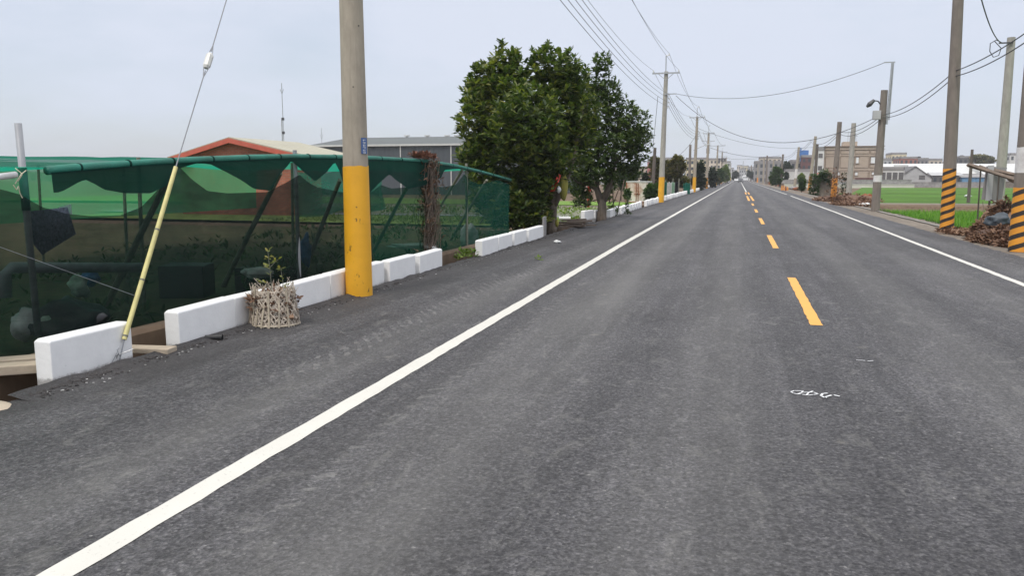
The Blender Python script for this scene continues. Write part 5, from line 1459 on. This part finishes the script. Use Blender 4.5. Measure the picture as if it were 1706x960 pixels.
# ------------------------------------------------------------------ buildings
def face_rect(m, o, ux, uz, x, z, w, h, nrm, d):
    a = o + ux * x + uz * z; m.prism([a, a + ux * w, a + ux * w + uz * h, a + uz * h], nrm * d)
def house(label, x0, x1, ytop, Y, mat, depth=10, floors=2, cols=4, win='glass', roof='flat', rmat='mid_grey', name='building', group=None, zb=FZ, rot=0, wfrac=.5, hfrac=.5, roof_h=None, side=True, cat='building', zov=None):
    p0, p1 = P(x0, 297, Y), P(x1, 297, Y); W = p1.x - p0.x; zt = zpx(ytop, (p0.x + p1.x) / 2, Y)
    if roof != 'flat': zw = zt - (roof_h or W * .18)
    else: zw = zt
    if zov: zw, zt = zov
    base = Vector(((p0.x + p1.x) / 2, Y, zb)); root = thing(name, base, label, cat, group)
    m = MB(); m.box((base.x, Y + depth / 2, (zb + zw) / 2), (W, depth, zw - zb)); m.build('wall', mat, root)
    m = MB()
    if roof == 'flat':
        t = min(.35, W * .05)
        m.box((base.x, Y + depth / 2, zw + .06), (W + .3, depth + .3, .12))
        for sx_, sy_, w_, d_ in ((0, -.5, W, t * .5), (0, .5, W, t * .5), (-.5, 0, t * .5, depth), (.5, 0, t * .5, depth)):
            m.box((base.x + sx_ * (W - t * .5), Y + depth / 2 + sy_ * (depth - t * .5), zw + .12 + .3), (w_, d_, .6))
    elif roof == 'gable_x':   # ridge along X
        e = .3
        m.add([(p0.x - e, Y - e, zw), (p1.x + e, Y - e, zw), (p1.x + e, Y + depth / 2, zt), (p0.x - e, Y + depth / 2, zt), (p0.x - e, Y + depth + e, zw), (p1.x + e, Y + depth + e, zw)], [(0, 1, 2, 3), (3, 2, 5, 4), (0, 3, 4), (1, 5, 2)])
    elif roof == 'gable_y':
        e = .25
        m.add([(p0.x, Y, zw), (p1.x, Y, zw), (base.x, Y, zt - .12)], [(0, 1, 2)]); m.build('gable_wall', mat, root); m = MB()
        for sgn in (-1, 1):
            xe = base.x + sgn * (W / 2 + e)
            m.add([(xe, Y - e, zw - .1), (base.x, Y - e, zt), (base.x, Y + depth, zt), (xe, Y + depth, zw - .1), (xe, Y - e, zw - .22), (base.x, Y - e, zt - .12), (base.x, Y + depth, zt - .12), (xe, Y + depth, zw - .22)], [(0, 1, 2, 3), (4, 7, 6, 5), (0, 4, 5, 1), (0, 3, 7, 4), (1, 5, 6, 2), (2, 6, 7, 3)])
    m.build('roof', rmat, root)
    if floors and cols:
        fh = (zw - zb) / floors; cw = W / cols
        for f in range(floors):
            for c_ in range(cols):
                m = MB(); face_rect(m, Vector((p0.x, Y, zb)), Vector((1, 0, 0)), Vector((0, 0, 1)), cw * (c_ + .5 - wfrac / 2), fh * (f + .5 - hfrac / 2 + .05), cw * wfrac, fh * hfrac, Vector((0, -1, 0)), .05)
                m.build('window', win, root)
        if side:
            s_ = 1 if base.x < 0 else -1   # the flank that faces the road
            xs = p1.x if base.x < 0 else p0.x
            nd = max(1, int(depth / 4))
            for f in range(floors):
                for c_ in range(nd):
                    m = MB(); a = Vector((xs, Y + depth * (c_ + .3) / nd, zb + fh * (f + .3))); m.prism([a, a + Vector((0, depth * .4 / nd, 0)), a + Vector((0, depth * .4 / nd, fh * .45)), a + Vector((0, 0, fh * .45))], Vector((s_ * .05, 0, 0)))
                    m.build('window', win, root)
    return root, p0, p1, zw

# brick outhouse behind the netting
bh = thing('brick_house', P(385, 300, 34), 'low brick house with red gable fascia and cream metal roof behind netting', 'house')
BY = 34.0
A = P(388, 237.5, BY); Lh, Rh = P(300, 266, BY), P(492, 262, BY); LB, RB = Vector((Lh.x, BY, -.3)), Vector((Rh.x, BY, -.3))
rd = Vector((-.35, 1.0, 0)).normalized() * 7
m = MB(); m.add([LB, RB, Rh, A, Lh], [(0, 1, 2, 3, 4)]); m.add([RB, RB + rd, Rh + rd, Rh], [(0, 1, 2, 3)]); m.add([LB, Lh, Lh + rd, LB + rd], [(0, 1, 2, 3)])
m.build('wall', 'brick', bh)
up = Vector((0, 0, .10)); f = Vector((0, -.35, 0))
m = MB()
for e_, s_ in ((Lh, -1), (Rh, 1)):
    e2 = e_ + (e_ - A).normalized() * .5
    m.prism([A + f - up * .2, e2 + f - up * .2, e2 + f + up * 2.0, A + f + up * 2.0], Vector((0, .10, 0)))
m.build('red_fascia', 'fascia', bh)
m = MB()
# roof runs back along the eye's right
rr1 = P(470, 243.5, 44) - A
rr1 = Vector((rr1.x, rr1.y, 0))
rdv = Vector((.2, 5.6, 0))
for e_ in (Lh, Rh):
    e2 = e_ + (e_ - A).normalized() * .5
    m.prism([A + f * .9 + up * 2.0, e2 + f * .9 + up * 2.0, e2 + rdv + up * 2.0, A + rdv + up * 2.0], Vector((0, 0, .05)))
m.build('roof', 'cream_roof', bh)

# slate warehouse
wh, p0, p1, zw = house('long slate grey warehouse with metal roof and white downpipes', 516, 900, 228.5, 86, 'grey_clad', 22, 0, 0, roof='gable_x', rmat='grey_roof', name='warehouse', roof_h=1.0, cat='warehouse', zov=(zpx(241, P(700, 297, 86).x, 86), zpx(228, P(700, 297, 97).x, 97)))
for x in (668, 752, 835):
    m = MB(); q = P(x, 270, 86); m.tube([(q.x, 85.9, zw - .05), (q.x, 85.9, -.3)], .07, 6); m.build('downpipe', 'white_metal', wh)
m = MB(); m.box(((p0.x + p1.x) / 2, 85.8, zw - .02), (p1.x - p0.x + .6, .18, .2)); m.build('gutter', 'white_metal', wh)
for x in (678, 712, 745, 761):
    m = MB(); q = P(x, 227, 97); m.tube([(q.x, 97, q.z - .6), (q.x, 97, q.z)], .16, 8); m.box((q.x, 97, q.z + .08), (.6, .5, .14)); m.build('roof_vent', 'white_metal', wh)
# masts behind
def mast(x, yt, yb, Y, r, label, cross=False, seg=False):
    q = P(x, yb, Y); z1 = zpx(yt, q.x, Y); root = thing('antenna_mast', (q.x, Y, -.3), label, 'antenna mast')
    m = MB(); m.tube([(q.x, Y, -.3), (q.x, Y, z1)], r, 6); m.build('mast', 'steel', root)
    m = MB(); m.tube([(q.x - .15 * Y / 60, Y, z1 - .5 * Y / 60), (q.x, Y, z1 - .9 * Y / 60), (q.x + .15 * Y / 60, Y, z1 - .5 * Y / 60)], r * .5, 5); m.build('aerial', 'dark_steel', root)
    if seg:
        for yy in (198, 221):
            z_ = zpx(yy, q.x, Y); m = MB(); m.box((q.x, Y, z_), (.16, .16, .22)); m.build('clamp_box', 'dark_steel', root)
        m = MB(); m.tube([(q.x - .12, Y, zpx(197, q.x, Y)), (q.x - .12, Y, -.3)], r * 1.3, 6); m.build('support_tube', 'steel', root)
mast(473, 138, 243, 60, .035, 'tall thin antenna mast rising behind the brick house', seg=True)
mast(536, 213, 232, 92, .03, 'short thin aerial at the warehouse left end')

# rusty cargo box
cbx = thing('cargo_box', G(1064, 334, -.2), 'rust streaked white cargo box with double doors in the field', 'cargo box')
Yc = 58.0; a = P(1044.5, 300, Yc); b_ = P(1080, 300, Yc); zt = zpx(303.5, a.x, Yc); z0 = -.15
W = (b_.x - a.x)
m = MB(); m.box((a.x + W / 2, Yc + 1.1, (zt + z0) / 2), (W, 2.2, zt - z0)); bevel(m.build('body', 'rust_white', cbx), .04)
m = MB(); m.box((a.x + W / 2, Yc + 1.1, zt + .035), (W + .1, 2.3, .07)); m.build('roof', 'white_metal', cbx)
for k in (0, 1):
    m = MB(); m.box((a.x + W * (.25 + .5 * k) , Yc - .02, (zt + z0) / 2), (W * .46, .035, (zt - z0) * .9)); d_ = m.build('door', 'rust_white', cbx)
    m = MB(); xx = a.x + W * (.5 + (-.05 if k == 0 else .05)); m.tube([(xx, Yc - .06, z0 + .05), (xx, Yc - .06, zt - .08)], .022, 6); m.box((xx, Yc - .07, (zt + z0) / 2 - .1), (.25, .03, .05)); m.build('latch_bar', 'rust', d_)
m = MB(); m.box((a.x + W / 2, Yc - .05, z0 + .02), (W + .1, .1, .12)); m.box((a.x - .02, Yc - .03, (zt + z0) / 2), (.06, .06, zt - z0)); m.build('rusty_frame', 'rust', cbx)

# green and white sheets, net screens past pole 2
for i, (x0, x1, yt, Y, mt, lab) in enumerate(((1103, 1111, 303, 76, 'net_wrap', 'green plastic sheet hung left of the white sheet'), (1112, 1119, 304, 77, 'white_bag', 'white plastic sheet hung on the roadside frame'), (1119, 1124, 304, 78, 'pale_green_bag', 'pale green sheet hung beside the white sheet'), (1124, 1132, 303, 80, 'tarp', 'black sheet hung at the end of the roadside frame'), (1139, 1150, 305, 84, 'net_wrap', 'dull green net screen near the third yellow pole'))):
    a, b_ = P(x0, 300, Y), P(x1, 300, Y); zt = zpx(yt, a.x, Y); m = MB(); n_ = 8; vs = []
    for k in range(n_ + 1):
        x = a.x + (b_.x - a.x) * k / n_; y = Y + .12 * math.sin(k * 2.1)
        vs += [(x, y, -.15), (x, y, zt - .05 * math.sin(k * 1.3))]
    m.add(vs, [(2 * k, 2 * k + 2, 2 * k + 3, 2 * k + 1) for k in range(n_)]); o = m.build('hung_sheet', mt, origin=(a.x, Y, 0)); o.modifiers.new('s', 'SOLIDIFY').thickness = .02; tag(o, lab, 'sheet')
for x, yt in ((1090, 298), (1109, 300), (1121, 297), (1131, 297)):
    q = P(x, 310, 79); m = MB(); m.tube([(q.x, 79, -.2), (q.x, 79, zpx(yt, q.x, 79))], .05, 6); tag(m.build('thin_post', 'bamboo', origin=(q.x, 79, -.2)), 'thin pale post holding the hung plastic sheets', 'post', 'posts of the hung sheets')

# beige tiled building on the right
bb_, p0, p1, zw = house('two storey beige tiled building with brown panel trim', 1371, 1470, 249.3, 196, 'beige', 14, 0, 0, zb=FZ, rmat='beige')
Wb = p1.x - p0.x; X0 = p0.x
# trim frames: panels
cells = [(.03, .26), (.28, .50), (.52, .76), (.78, .995)]
Hb = zw - FZ
def zrow(y): return zpx(y, X0 + Wb / 2, 196)
for (ya, yb_) in ((250, 256), (260, 279.5), (284, 297)):
    for (u0, u1) in cells:
        za, zb_ = zrow(yb_), zrow(ya); x0_, x1_ = X0 + Wb * u0, X0 + Wb * u1; t = .09; m = MB()
        for (cx_, cz_, w_, h_) in (((x0_ + x1_) / 2, za, x1_ - x0_, t), ((x0_ + x1_) / 2, zb_, x1_ - x0_, t), (x0_, (za + zb_) / 2, t, zb_ - za - t), (x1_, (za + zb_) / 2, t, zb_ - za - t)):
            m.box((cx_, 195.96, cz_), (w_, .08, h_))
        m.build('panel_trim', 'beige_dark', bb_)
m = MB(); m.box((X0 + Wb / 2, 195.9, zw + .74), (Wb + .2, .3, .18)); m.build('coping', 'beige_dark', bb_)
for (xa_, xb_, ya, yb_) in ((1418.5, 1420.5, 262, 272), (1424.5, 1428.5, 262, 272), (1449, 1459, 262, 272), (1394, 1398, 287, 292), (1424, 1428, 287, 292), (1452, 1459, 287, 291)):
    a, b_ = P(xa_, 300, 196), P(xb_, 300, 196); za, zb_ = zrow(yb_), zrow(ya); m = MB(); m.box(((a.x + b_.x) / 2, 195.95, (za + zb_) / 2), (b_.x - a.x, .14, zb_ - za)); w_ = m.build('window', 'white_pane', bb_)
    m = MB()
    for zz_ in (za - .08, zb_ + .08): m.box(((a.x + b_.x) / 2, 195.93, zz_), (b_.x - a.x + .3, .2, .12))
    m.build('frame', 'beige_dark', w_)
m = MB(); a, b_ = P(1402, 300, 199), P(1425, 300, 199); zt = zpx(236, a.x, 199); m.box(((a.x + b_.x) / 2, 201, (zt + zw) / 2), (b_.x - a.x, 4, zt - zw)); m.build('stair_tower', 'beige', bb_)
m = MB()
for k in range(6): m.tube([(a.x + 1 + k * .35, 200, zt), (a.x + 1 + k * .35 + random.uniform(-.2, .2), 200, zt + random.uniform(1.4, 2.9))], .05, 5)
m.box((a.x + 1.9, 200, zt + 1.3), (2.2, .3, .12)); m.blob((a.x + 2.2, 199.8, zt + 1.7), (.35, .15, .35), 2, .05, 1); m.build('roof_antennas', 'steel', bb_)
# balcony wing at its left
bw, p0w, p1w, zww = house('pale balcony wing attached left of the beige tiled building', 1359.5, 1371, 250, 195, 'offwhite', 12, 3, 1, win='dark_grey', zb=FZ, wfrac=.6, hfrac=.35)

# boundary wall of blocks
def longwall(x0, x1, yt, Y, mat, label, thick=.25, zb=FZ, Y1=None, name='boundary_wall'):
    a = P(x0, 297, Y); b_ = P(x1, 297, Y1 or Y); zt = zpx(yt, (a.x + b_.x) / 2, (Y + (Y1 or Y)) / 2); m = MB()
    d = (b_ - a); d.z = 0; ang = math.atan2(d.y, d.x); c = (a + b_) / 2
    m.box((c.x, c.y, (zt + zb) / 2), (d.length, thick, zt - zb), ang)
    m.box((c.x, c.y, zt + .05), (d.length + .1, thick + .12, .1), ang)
    return tag(m.build(name, mat, origin=(c.x, c.y, zb)), label, 'wall')
longwall(1303, 1519, 300, 181, 'wall_block', 'long grey block wall before the beige building')
longwall(1303, 1524, 307.8, 179.6, 'pale_base', 'low pale kerb wall running under the grey block wall')
longwall(1519, 1640, 304, 200, 'wall_block', 'lower grey wall right of the gabled house', Y1=200)
longwall(1640, 1760, 303, 200, 'verge', 'low brown wall behind the leaning boards')
longwall(1303, 1350, 287, 206, 'white_metal', 'tall white wall behind the far right poles')
# gates etc
longwall(1425, 1463, 297, 188, 'dark_red', 'dark red metal gate before the beige building', name='gate')
# gabled grey house
gh, a_, b2_, z_ = house('grey gabled house with small square window in the far paddy', 1497, 1552, 276.5, 214, 'pale_grey', 16, 0, 0, roof='gable_y', rmat='dark_grey', name='house', roof_h=2.7, cat='house')
m = MB(); q = P(1536, 297, 214); m.box((q.x, 213.97, 1.8), (1.3, .1, .95)); m.build('window', 'dark_grey', gh)
hs, a_, b2_, z_ = house('low long dark tiled roof house left of the gabled house', 1484, 1512, 279, 225, 'dark_grey', 14, 0, 0, roof='gable_x', rmat='dark_grey', name='house', roof_h=1.9, cat='house')
for k in range(6):
    q = P(1490 + k * 4, 277, 232); m = MB(); m.box((q.x, 224.6 + 6.5, q.z + .1), (.55, .5, .4)); m.build('ridge_vent', 'white_metal', hs)
house('white flat canopy shed left of the gabled house', 1466, 1506, 283, 210, 'offwhite', 6, 1, 4, zb=FZ, win='dark_grey', wfrac=.8, hfrac=.6)
house('long white greenhouse roof shed behind the gabled house', 1473, 1640, 271, 262, 'offwhite', 30, 1, 12, roof='gable_x', rmat='white_metal', name='shed', roof_h=3.2, cat='shed', win='dark_grey', wfrac=.7, hfrac=.55)
house('long white roof shed at the right photo edge', 1640, 1800, 271, 255, 'offwhite', 30, 1, 10, roof='gable_x', rmat='white_metal', name='shed', roof_h=3.2, cat='shed', win='pale_grey', wfrac=.7, hfrac=.5)
house('low blue sheet metal shed behind the paddy', 1603, 1650, 290, 230, 'blue_sheet', 8, 0, 0, roof='gable_x', rmat='mid_grey', name='shed', roof_h=.8, cat='shed')
house('low open shed with dark front right of gabled house', 1553, 1603, 287, 232, 'dark_grey', 8, 1, 5, roof='gable_x', rmat='pale_grey', name='shed', roof_h=.8, cat='shed', win='glass')
# further background, right
H2 = 'distant houses right of the road'
for (x0, x1, yt, Y, mt, fl, cc, lab, rf) in (
    (1463, 1484, 267, 300, 'pale_grey', 3, 3, 'pale grey distant house beside the beige building', 'flat'), (1483, 1508, 257, 360, 'cream2', 3, 4, 'pale yellow distant apartment house with roof tanks', 'flat'),
    (1497, 1527, 264, 345, 'red_tile', 3, 4, 'red brown distant house in front of the yellow one', 'flat'), (1525, 1545, 266, 350, 'mid_grey', 3, 3, 'grey distant house with roof aerial', 'flat'), (1540, 1568, 267, 372, 'cream', 3, 4, 'cream distant house over the white shed roof', 'flat'),
    (1595, 1618, 263, 340, 'dark_grey', 3, 3, 'dark distant house behind the thin paddy post', 'flat'), (1612, 1655, 266, 352, 'mid_grey', 3, 5, 'wide grey distant house behind the brown treetop', 'flat'), (1680, 1720, 258, 340, 'offwhite', 4, 5, 'white distant apartment house at the right edge', 'flat'),
    (1316, 1352, 270, 268, 'mid_grey', 3, 4, 'grey house left of the blue roof shelter', 'flat'), (1334, 1360, 262, 262, 'dark_red', 4, 3, 'dull red upper storey house behind the vine pole', 'flat'), (1307, 1372, 286, 236, 'offwhite', 1, 6, 'long low white house behind the far wall', 'flat'),
    (1256, 1304, 271, 330, 'mid_grey', 3, 6, 'brown grey shophouse row beside the far road', 'flat'), (1264, 1300, 264, 360, 'cream', 4, 5, 'cream block rising over the brown shophouse row', 'flat'), (1466, 1502, 285, 280, 'offwhite', 2, 5, 'white house with dark openings right of beige building', 'flat'),
    (1400, 1470, 262, 420, 'pale_grey', 4, 8, 'grey block hidden behind the beige building', 'flat'), (1560, 1600, 272, 420, 'pale_grey', 3, 5, 'low pale distant block between grey houses', 'flat')):
    house(lab, x0, x1, yt, Y, mt, 14, fl, cc, 'glass', rf, 'mid_grey', group=H2)
def rooftank(x, yt, Y, w, h, mt, lab, cat='water tank'):
    q = P(x, yt, Y); m = MB(); m.tube([(q.x, Y + 3, q.z - h), (q.x, Y + 3, q.z - h * .15), (q.x, Y + 3, q.z)], [w, w, w * .4], 10)
    for s in (-.7, .7): m.tube([(q.x + s * w, Y + 3, q.z - h * 2.4), (q.x + s * w, Y + 3, q.z - h)], .06, 5)
    tag(m.build('water_tank', mt, origin=(q.x, Y + 3, q.z - h)), lab, cat, 'roof water tanks')
m = MB(); q = P(1341, 254, 262); m.box((q.x, 266, q.z), (2.5, 3, 1.5)); m.box((q.x, 266, q.z - 1.6), (1.9, 2.5, 2.0)); m.box((q.x - 1.5, 257.5, q.z + .9), (.3, .3, .8)); tag(m.build('roof_shelter', 'blue_paint', origin=q), 'bright blue roof shelter on the low grey house', 'roof shelter')
for x, lab in ((1491, 'left steel tank on the pale yellow house'), (1497, 'middle steel tank on the pale yellow house'), (1504, 'right steel tank on the pale yellow house')): rooftank(x, 254, 362, .7, 1.3, 'steel', lab)
rooftank(1534, 260, 352, .7, 1.2, 'dark_steel', 'dark tank on the grey distant house')
rooftank(1606, 258, 342, .9, 1.4, 'dark_steel', 'dark tank on the dark distant house')
# red sign and blue truck
q = P(1365, 291, 176); m = MB(); 
m.prism([P(1359, 294.5, 176), P(1370.5, 294.5, 176), P(1374, 291, 176), P(1370.5, 288, 176), P(1359, 288, 176)], Vector((0, .12, 0)))
sg = thing('roadside_sign', (q.x, 176, FZ), 'red arrow shaped board sign behind the ivy mound', 'sign'); m.build('panel', 'orange_red', sg)
m = MB()
for k in range(5): m.box(P(1361 + k * 2.1, 291.2, 175.96), (.12, .03, .5)); m.box(P(1361 + k * 2.1, 291 + (-1 if k % 2 else .6), 175.95), (.2, .03, .08))
m.build('lettering', 'plate_white', sg)
m = MB(); m.tube([P(1365, 294, 176.1), Vector((q.x, 176.1, FZ))], .08, 6); m.build('post', 'steel', sg)

# distant buildings, left
H1 = 'distant houses left of the road'
for (x0, x1, yt, Y, mt, fl, cc, lab, rf) in (
    (1078, 1100, 270, 230, 'pink', 3, 3, 'dull red distant house over the hedge', 'flat'), (1020, 1082, 281, 240, 'cream', 2, 7, 'low cream distant house row left of the red one', 'flat'), (1098, 1130, 266, 260, 'cream', 4, 4, 'cream distant block behind the olive trees', 'flat'),
    (1108, 1124, 270, 238, 'red_tile', 3, 2, 'red brown distant house behind the olive trees', 'flat'), (1142, 1178, 266, 280, 'cream2', 4, 5, 'pale yellow apartment block behind the third yellow pole', 'flat'), (1176, 1206, 266.5, 330, 'cream', 5, 5, 'tall cream apartment block near the transformer pole', 'flat'),
    (1206, 1216, 271, 380, 'offwhite', 4, 2, 'slim off white block past the transformer pole', 'flat'), (1000, 1028, 286, 250, 'pale_grey', 2, 3, 'pale grey low house seen under the second crown', 'flat')):
    house(lab, x0, x1, yt, Y, mt, 14, fl, cc, 'glass', rf, 'mid_grey', group=H1)
# town at the road's end
H3 = 'town houses at the far end of the road'
rr = random.Random(91)
for i, (x0, x1, yt, Y, mt, lab) in enumerate(((1214, 1222, 281, 620, 'pale_grey', 'grey town block at the left of the road end'), (1221, 1228, 285, 560, 'offwhite', 'small white town house left of the centre'), (1227, 1236, 276, 760, 'cream', 'tall cream town block with roof aerial at the road end'), (1234, 1247, 277, 700, 'cream2', 'wide pale yellow town block straight ahead'),
                                         (1231, 1242, 283, 640, 'pale_grey', 'grey town house in front of the tall blocks'), (1240, 1249, 287, 560, 'offwhite', 'white town house just right of the road axis'), (1246, 1256, 279, 680, 'pale_grey', 'grey town block right of the road end'), (1226, 1232, 289, 520, 'mid_grey', 'low dark town house left of the road axis'))):
    Xc = P((x0 + x1) / 2, 297, Y).x
    house(lab, x0, x1, yt, Y, mt, 16, 3, max(2, int((x1 - x0) / 3)), 'glass', 'flat', 'mid_grey', group=H3, side=False)
mast(1238, 268, 280, 700, .25, 'aerial on the pale yellow town block')
# low houses and tree line closing the horizon
for i in range(26):
    x0 = 1255 + i * 19 + rr.uniform(-5, 5); Y = rr.uniform(480, 640); w = rr.uniform(12, 24); mt = rr.choice(['offwhite', 'pale_grey', 'cream', 'mid_grey', 'cream2'])
    house('small distant house on the horizon right of the road', x0, x0 + w, rr.uniform(281, 289), Y, mt, 14, 2, 3, 'glass', 'flat', 'mid_grey', group='small houses on the right horizon', side=False)
for i in range(22):
    x0 = -60 + i * 52 + rr.uniform(-10, 10); Y = rr.uniform(380, 560); w = rr.uniform(30, 55); mt = rr.choice(['offwhite', 'pale_grey', 'cream', 'mid_grey', 'cream2'])
    house('small distant house on the horizon left of the road', x0, x0 + w, rr.uniform(283, 290), Y, mt, 14, 2, 3, 'glass', 'flat', 'mid_grey', group='small houses on the left horizon', side=False)
m = MB(); rr = random.Random(17)
for i in range(9000):
    t = rr.random(); x = -420 + 980 * t; y = 660 + rr.uniform(-20, 30)
    if abs(x - 2) < 22: continue
    h = 6.5 + 3.5 * mnoise.noise(Vector((x * .02, 0, 0))) + 2 * mnoise.noise(Vector((x * .13, 4, 0)))
    leaves(m, (x, y, FZ + rr.random() * max(2, h)), 2, 2.6, rr, .7)
tag(m.build('far_tree_line', 'leaf_dark', origin=(0, 660, 0)), None, None, None, 'stuff')

# ------------------------------------------------------------------ light daytime haze
hm_, hnt, hb = new_mat('haze_air')
hnt.nodes.remove(hb); pv = hnt.nodes.new('ShaderNodeVolumePrincipled')
pv.inputs['Color'].default_value = (.95, .96, 1, 1); pv.inputs['Density'].default_value = .00040; pv.inputs['Anisotropy'].default_value = .2
hnt.links.new(pv.outputs[0], hnt.nodes['Material Output'].inputs['Volume'])
m = MB(); m.box((0, 1985, 12.2), (5100, 4130, 29)); tag(m.build('haze', hm_), None, None, None, 'stuff')
print('top', max((o.matrix_world @ Vector(c)).z for o in bpy.data.objects if o.type == 'MESH' and o.name != 'haze' for c in o.bound_box))

# ------------------------------------------------------------------ vehicles far down the road
def car(c, label, mat, kind='car', L=4.3, W=1.7, H=1.42):
    root = thing('parked_car' if kind == 'car' else kind, c, label, 'car' if kind == 'car' else 'truck')
    c = Vector(c); m = MB()
    if kind == 'car':
        prof_ = [(-L / 2, .35), (-L / 2, .8), (-L / 2 + .25, .95), (-L / 2 + .9, 1.0), (-L / 2 + 1.5, H), (L / 2 - 1.4, H), (L / 2 - .6, 1.0), (L / 2, .9), (L / 2, .35)]
    else:
        prof_ = [(-L / 2, .5), (-L / 2, 1.2), (-L / 2 + .3, H * .8), (-L / 2 + 1.5, H * .8), (-L / 2 + 1.5, .9), (-L / 2 + 1.6, .9), (-L / 2 + 1.6, H), (L / 2, H), (L / 2, .5)]
    m.prism([c + Vector((-W / 2, y, z)) for y, z in prof_], Vector((W, 0, 0))); bevel(m.build('body', mat, root), .06)
    m = MB(); m.box(c + Vector((0, -L / 2 + (1.12 if kind == 'car' else .1), H - .28 if kind == 'car' else H * .65)), (W * .86, .06, .4), 0, R(-38) if kind == 'car' else 0); m.build('windscreen', 'glass', root)
    for sx_ in (-1, 1):
        for sy_ in (-1, 1):
            m = MB(); q = c + Vector((sx_ * (W / 2 - .1), sy_ * L * .32, .32)); m.tube([q + Vector((-.1, 0, 0)), q + Vector((.1, 0, 0))], .32, 12); w_ = m.build('wheel', 'tyre', root)
        m = MB(); m.box(c + Vector((sx_ * W * .36, -L / 2 - .01, .72)), (.3, .05, .16)); m.build('headlight', 'white_metal', root)
    m = MB(); m.box(c + Vector((0, -L / 2 - .01, .45)), (W * .9, .06, .14)); m.build('bumper', 'black_plastic', root)
    return root
g = G(1234, 301.7); Yv = 300
car((P(1234, 300, Yv).x, Yv, 0), 'dark car coming along the lane at the road end', 'car_grey')
car((P(1227, 300, 360).x, 360, 0), 'white car waiting at the far left of the road end', 'car_white')
car((P(1241, 300, 430).x, 430, 0), 'white box truck at the far right of the road end', 'car_white', 'truck', 6.5, 2.6, 3.0)
# scooter with rider
sc_c = Vector((P(1213.5, 300, 235).x, 235, 0))
sct = thing('scooter', sc_c, 'dark scooter being ridden along the left road edge', 'scooter')
m = MB(); m.prism([sc_c + Vector((-.12, y, z)) for y, z in ((-.5, .35), (-.42, .95), (-.36, .95), (-.3, .38), (.1, .35), (.25, .75), (.8, .8), (.75, .4), (.3, .28), (-.3, .25))], Vector((.24, 0, 0))); m.build('body', 'white_bag', sct)
for y in (-.6, .6): m = MB(); q = sc_c + Vector((0, y, .25)); m.tube([q + Vector((-.06, 0, 0)), q + Vector((.06, 0, 0))], .25, 12); m.build('wheel', 'tyre', sct)
m = MB(); m.tube([sc_c + Vector((-.32, -.38, 1.02)), sc_c + Vector((.32, -.38, 1.02))], .03, 6); m.build('handlebar', 'black_plastic', sct)
def skinned(name, joints, edges, radii, mat, origin):
    me = bpy.data.meshes.new(name); me.from_pydata([tuple(Vector(j)) for j in joints], edges, []); me.materials.append(MT[mat]); o = bpy.data.objects.new(name, me); col.objects.link(o); o.location = origin
    o.modifiers.new('skin', 'SKIN')
    if not me.skin_vertices: me.attributes
    for i, r_ in enumerate(radii): me.skin_vertices[0].data[i].radius = (r_, r_)
    me.skin_vertices[0].data[0].use_root = True
    s_ = o.modifiers.new('sub', 'SUBSURF'); s_.levels = 1; s_.render_levels = 1
    return o
J = [(0, .25, .82), (0, .2, 1.05), (0, .1, 1.32), (0, .06, 1.45), (0, .03, 1.6), (-.2, .08, 1.32), (-.27, -.1, 1.12), (-.28, -.34, 1.05), (.2, .08, 1.32), (.27, -.1, 1.12), (.28, -.34, 1.05), (-.14, -.15, .82), (-.14, -.2, .42), (-.14, -.32, .37), (.14, -.15, .82), (.14, -.2, .42), (.14, -.32, .37)]
E_ = [(0, 1), (1, 2), (2, 3), (3, 4), (2, 5), (5, 6), (6, 7), (2, 8), (8, 9), (9, 10), (0, 11), (11, 12), (12, 13), (0, 14), (14, 15), (15, 16)]
RR = [.15, .15, .17, .06, .11, .07, .05, .04, .07, .05, .04, .09, .06, .05, .09, .06, .05]
try:
    pe = skinned('person', J, E_, RR, 'cloth', sc_c); tag(pe, 'rider in dark clothes and helmet sitting on the distant scooter', 'person')
    m = MB(); m.blob(sc_c + Vector((0, .03, 1.64)), (.15, .16, .14), 2, .02, 1); pe['_o'] = tuple(sc_c); m.build('helmet', 'white_metal', pe, smooth=True)
except Exception as ex: print('person failed', ex)

for o in bpy.data.objects:
    if '_o' in o: del o['_o']
print('objects', len(bpy.data.objects))
